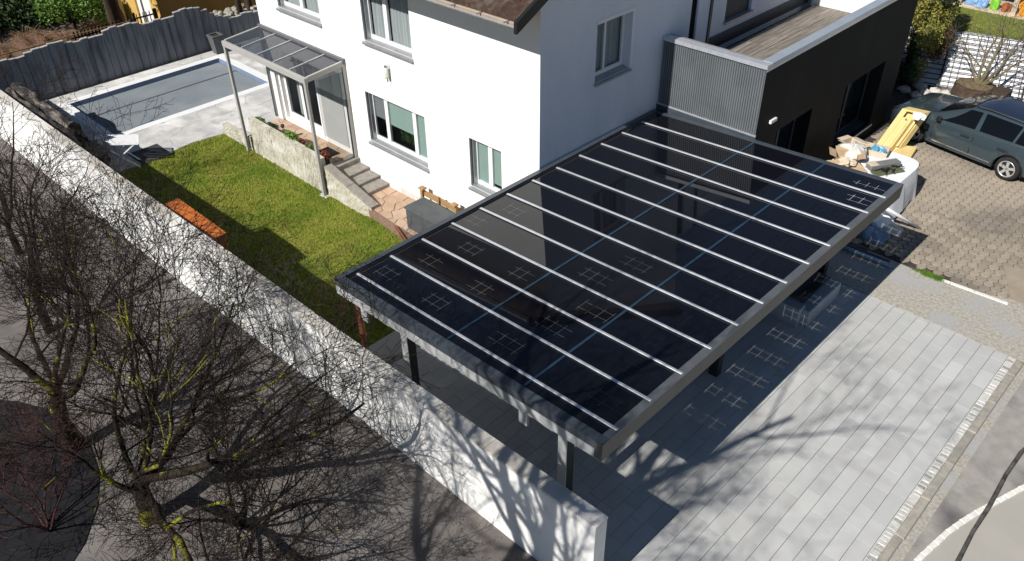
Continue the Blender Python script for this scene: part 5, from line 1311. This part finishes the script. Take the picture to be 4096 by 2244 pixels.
bare_tree('multi stemmed leafless shrub growing from the stump by the white wall', (-6.25, 26.55, .45), [((0, 0, 0), (-.25, .1, 1), 1.9, .055), ((.05, 0, 0), (.05, .1, 1), 2.1, .06), ((.1, 0, 0), (.75, .25, 1), 2.0, .05), ((.1, -.02, 0), (1.1, .3, .9), 1.8, .045), ((-.02, 0, 0), (-.6, .1, 1), 1.5, .04)], 31, 3, name='bare_shrub', m1='olive', m2='bark2', cat='shrub', kids=(5, 5, 4))
rk = thing('edge_stones', 'row of white natural stones at the foot of the white wall behind the car bonnet', 'stones', (-7.2, 26.5, 0))
for k, (x, y, s) in enumerate([(-7.5, 25.9, .2), (-7.25, 26.2, .17), (-7.75, 26.3, .2), (-7.0, 25.85, .16), (-6.95, 26.3, .14), (-8.0, 25.7, .18), (-7.6, 25.5, .15), (-4.7, 27.0, .2), (-4.3, 26.8, .24), (-3.9, 27.1, .22)]):
    rock(x, y, .04, s, 100+k, M['stone'], rk)
# shelter with garden things along the top right edge
shf = thing('storage_shelf', 'low white framed shelter along the back edge of the raised lawn', 'shelter', (-6.5, 33.8, 1.3))
SY = 30.75
B(-9.6, -4.6, SY, SY+1.4, 1.28, 1.36).build('floor_board', M['cardl'], shf)
for x in (-8.75, -7.0, -5.2): B(x, x+.15, SY+.02, SY+.18, 1.361, 3.2).build('pillar', M['cardl'], shf)
B(-9.6, -4.6, SY+1.41, SY+1.5, 1.28, 3.2).build('rear_board', M['black'], shf)
B(-9.6, -4.6, SY, SY+1.5, 3.21, 3.3).build('top_board', M['white'], shf)
crumple('blue_tarpaulin', 'light blue crumpled tarpaulin on the shelter floor at the top right', 'tarpaulin', -8.15, SY+.32, 1.37, .36, .26, .3, M['bluesheet'], 31)
crumple('green_bag', 'bright green upright bag between the blue tarpaulin and the rust cloth', 'bag', -7.58, SY+.27, 1.37, .15, .14, .45, M['green'], 32, .1)
crumple('rust_cloth', 'rust coloured folded cloth left of the pale pillar in the shelter', 'cloth', -7.24, SY+.3, 1.37, .15, .16, .24, M['rust'], 33)
ob_ = thing('orange_bin', 'orange open bin at the right end of the shelter', 'bin', (-6.3, SY+.4, 1.37))
MB().hexa([(-6.74, SY+.05, 1.362), (-5.95, SY+.05, 1.362), (-5.95, SY+.6, 1.362), (-6.74, SY+.6, 1.362), (-6.8, SY+.02, 1.72), (-5.9, SY+.02, 1.72), (-5.9, SY+.66, 1.72), (-6.8, SY+.66, 1.72)]).build('bin_body', M['orange'], ob_)
ring(MB(), -6.83, -5.87, SY-.01, SY+.70, -6.76, -5.94, SY+.05, SY+.62, 1.721, 1.75).build('rim', M['orange'], ob_)

# ============================================================ STREET TREES
bare_tree('large mossy bare tree at the lower left with several upright stems', (-9.9, 1.75, zs(-9.9)-.05),
    [((0, 0, 0), (-.35, .2, 1), 3.4, .05), ((.05, 0, 0), (.15, .5, 1), 3.5, .05), ((0, .05, .1), (.95, .75, .5), 4.0, .088), ((0, 0, 0), (-.9, .8, .7), 3.4, .05), ((0, 0, -.3), (.95, .1, .3), 3.9, .08), ((0, 0, -.1), (-.55, .95, .4), 3.6, .07), ((0, 0, -.2), (-.2, -.7, .6), 2.0, .05), ((0, 0, .1), (.3, 1., .45), 3.3, .05), ((0, 0, .2), (.6, .4, 1), 3.2, .04)],
    101, 4, trunk=([(0, 0, 0), (.04, .03, .4), (.0, .05, .8)], [.16, .14, .12]), kids=(7, 6, 4, 3), up=.06, wob=.42)
bare_tree('mossy bare tree at the left edge with a forked trunk', (-12.4, 1.55, zs(-12.4)-.05),
    [((0, 0, 0), (-.2, -.1, 1), 3.0, .07), ((0, 0, 0), (-.4, .9, .9), 3.3, .06), ((0, 0, -.2), (.9, .9, .6), 3.0, .07), ((0, 0, -.3), (-1, .2, .6), 3.0, .06), ((0, 0, .0), (.2, .3, 1), 3.0, .05)],
    202, 4, trunk=([(0, 0, 0), (-.05, .0, .7), (.05, .1, 1.4)], [.17, .14, .11]), kids=(7, 6, 4, 3), up=.06, wob=.42)
bare_tree('dark bare tree whose twigs cover the far left end of the white wall', (-16.4, 2.6, zs(-16.4)-.05),
    [((0, 0, 0), (-.8, .3, .9), 3.0, .05), ((0, 0, 0), (.1, .5, 1), 2.8, .045), ((0, 0, 0), (.9, .2, .8), 2.8, .05), ((0, 0, 0), (-.9, .5, .35), 3.0, .045), ((0, 0, 0), (-.1, -.2, 1), 2.6, .045)],
    303, 4, trunk=([(0, 0, 0), (0, 0, .4), (.05, 0, .8)], [.11, .1, .08]), m1='bark', kids=(6, 5, 4, 3), up=.1)
bare_tree('slender bare tree at the far left edge in front of the log pile', (-20.2, 3.3, zs(-20.2)-.05),
    [((0, 0, 0), (-.6, .5, 1), 3.0, .045), ((0, 0, 0), (-.2, .6, .9), 3.0, .04), ((0, 0, 0), (.5, .3, 1), 3.0, .045), ((0, 0, 0), (.9, -.1, .8), 2.6, .04), ((0, 0, 0), (-.9, -.2, .7), 2.6, .035)],
    313, 4, trunk=([(0, 0, 0), (0, 0, .4), (.05, 0, .8)], [.09, .08, .06]), m1='bark', kids=(6, 5, 4, 3), up=.1)
bare_tree('bare shrub with long dark shoots in front of the middle of the white wall', (-12.0, 2.6, zs(-12.0)-.05),
    [((0, 0, 0), (-.5, .35, 1), 3.4, .03), ((0, 0, 0), (.2, .4, 1), 3.4, .03), ((0, 0, 0), (.9, .2, .8), 2.4, .03), ((0, 0, 0), (.1, -.4, 1), 2.0, .03), ((0, 0, 0), (-.9, 0, .7), 2.3, .03), ((0, 0, 0), (.5, .5, .9), 2.4, .03)],
    404, 3, name='bare_shrub', m1='bark', cat='shrub', kids=(10, 7, 5), up=.1, wob=.45)
bare_tree('tangled dark twiggy shrub below the wall nearest the carport corner', (-8.7, 2.7, zs(-8.7)-.05),
    [((0, 0, 0), (-.4, .3, 1), 2.1, .03), ((0, 0, 0), (.4, .2, 1), 2.1, .03), ((0, 0, 0), (.9, .0, .6), 2.2, .03), ((0, 0, 0), (0, -.5, .8), 1.8, .03), ((0, 0, 0), (-.9, -.1, .7), 2.0, .03), ((0, 0, 0), (.6, -.5, .7), 2.0, .03)],
    505, 3, name='bare_shrub', m1='bark', cat='shrub', kids=(9, 7, 5), up=.08, wob=.45)
bare_tree('dark spreading shrub low on the brown street ground below the white wall', (-7.6, 1.9, zs(-7.6)-.05),
    [((0, 0, 0), (-.5, .3, .9), 2.0, .03), ((0, 0, 0), (.5, .4, .8), 2.0, .03), ((0, 0, 0), (.9, .0, .6), 2.0, .028), ((0, 0, 0), (0, -.5, .8), 1.8, .03), ((0, 0, 0), (-.9, -.1, .6), 2.0, .03)],
    515, 3, name='bare_shrub', m1='bark', cat='shrub', kids=(5, 5, 4), up=.08, wob=.45)
bare_tree('reddish twiggy shrub in the bottom left corner', (-10.9, .55, zs(-11)-.05),
    [((0, 0, 0), (-.6, .3, 1), 2.0, .022), ((0, 0, 0), (.3, .4, 1), 2.1, .022), ((0, 0, 0), (.8, -.2, 1), 1.8, .022), ((0, 0, 0), (-.1, -.4, 1), 1.9, .022), ((0, 0, 0), (-.9, -.3, .8), 1.8, .022), ((0, 0, 0), (-.2, .8, .8), 1.9, .022)],
    606, 3, name='bare_shrub', m1='barkred', m2='barkred', cat='shrub', kids=(7, 6, 4), up=.12, wob=.45)
bare_tree('pale bare climber reaching over the white wall above the lawn', (-12.3, 5.9, -.4),
    [((0, 0, 0), (-.3, .3, 1), 1.6, .022), ((0, 0, 0), (.3, .2, 1), 1.9, .022), ((0, 0, 0), (.7, .1, 1), 1.7, .02), ((0, 0, 0), (-.6, 0, 1), 1.4, .018)],
    707, 3, name='bare_shrub', m1='bark2', m2='bark2', cat='shrub', kids=(5, 4, 2), up=.2)
bare_tree('brown twiggy shrub in the shade behind the wall left of the copper downpipe', (-11.0, 6.0, -.3),
    [((0, 0, 0), (-.3, .3, 1), 1.4, .018), ((0, 0, 0), (.3, .3, 1), 1.5, .018), ((0, 0, 0), (.6, -.1, 1), 1.3, .018)],
    708, 3, name='bare_shrub', m1='barkred', m2='barkred', cat='shrub', kids=(5, 4, 3), up=.2)
# the street tree below the camera that throws its shadow on the wall end and the drive
bare_tree('tall bare street tree just below the frame shading the wall end and the driveway', (-4.95, -3.6, -.05),
    [((0, 0, 0), (-.40, .30, 1), 5.6, .16), ((0, 0, 0), (.18, .36, 1), 6.0, .19), ((0, 0, -.4), (-.7, .1, .9), 4.4, .11), ((0, 0, -.3), (.3, .15, 1), 4.0, .14), ((0, 0, .0), (.1, -.3, 1), 5.2, .12), ((0, 0, .2), (.15, .6, .9), 5.4, .16), ((0, 0, .3), (-.1, .5, 1), 5.0, .13)],
    811, 4, hidden=1, trunk=([(0, 0, 0), (.0, .1, 3.0), (-.05, .2, 5.6)], [.30, .27, .22]), kids=(7, 6, 5, 4), up=.06)
# litter on the street ground
for k, (x, y, lab) in enumerate([(-13.6, 3.0, 'pale dead leaf on the street ground left of the mossy trees'), (-8.6, 3.2, 'dry beige leaf on the brown street ground near the wall'), (-7.6, 3.6, 'small tan leaf on the shadowed street ground')]):
    z = zs(x)+.004
    tag(MB().add([(x, y, z), (x+.06, y+.02, z+.015), (x+.13, y+.09, z+.01), (x+.08, y+.10, z+.02), (x+.02, y+.06, z+.012), (x+.065, y+.05, z+.0)], [(0, 1, 5, 4), (1, 2, 3, 5), (5, 3, 4)]).build('dead_leaf', M['leafdry']), lab, 'leaf')

r = np.random.RandomState(41); lit = MB()
for k in range(2600):
    x = r.uniform(-22, -4.2); y = r.uniform(-.5, 5.3) if r.rand() < .6 else 5.3-abs(r.normal())*.35
    if not inview((x, y, zs(x))): continue
    q = r.uniform(.006, .022); a = r.uniform(0, 6.28); z = zs(x)-.006
    lit.add([(x+q*math.cos(a), y+q*math.sin(a), z), (x+q*.6*math.cos(a+2), y+q*.6*math.sin(a+2), z), (x+q*math.cos(a+3.6), y+q*math.sin(a+3.6), z+.002), (x, y, z+q*.7)], [(0, 1, 3), (1, 2, 3), (2, 0, 3)])
tag(lit.build('ground_litter', mat('litter', (.30, .23, .16), .95, (.06, .045, .035), scale=2.2, mixlo=.45, mixhi=.55)), 'fine leaf litter and grit scattered over the brown street ground below the white wall', 'litter', kind='stuff')
# groups for repeats
GR = dict(planter_shrub='plants in the trough in front of the terrace', cardboard_box='cardboard boxes on the sheeted table', plastic_sack='plastic sacks on the ground by the carport corner',
          dead_leaf='dry leaves on the street ground', bare_tree='bare trees along the street', bare_shrub='bare shrubs near the garden wall', tree='trees behind the plank fence')
for o in list(COL.objects):
    if o.parent is None and o.get('category'):
        g = GR.get(o.name.split('.')[0])
        if g: o['group'] = 'bare shrubs near the garden wall' if o.name.startswith('bare_shrub') else g
for o in list(COL.objects):
    if o.parent is None and o.get('label') in ('tall bare street tree just below the frame shading the wall end and the driveway', 'thin young tree in front of the white garage door behind the fence', 'multi stemmed leafless shrub growing from the stump by the white wall'):
        if 'group' in o: del o['group']
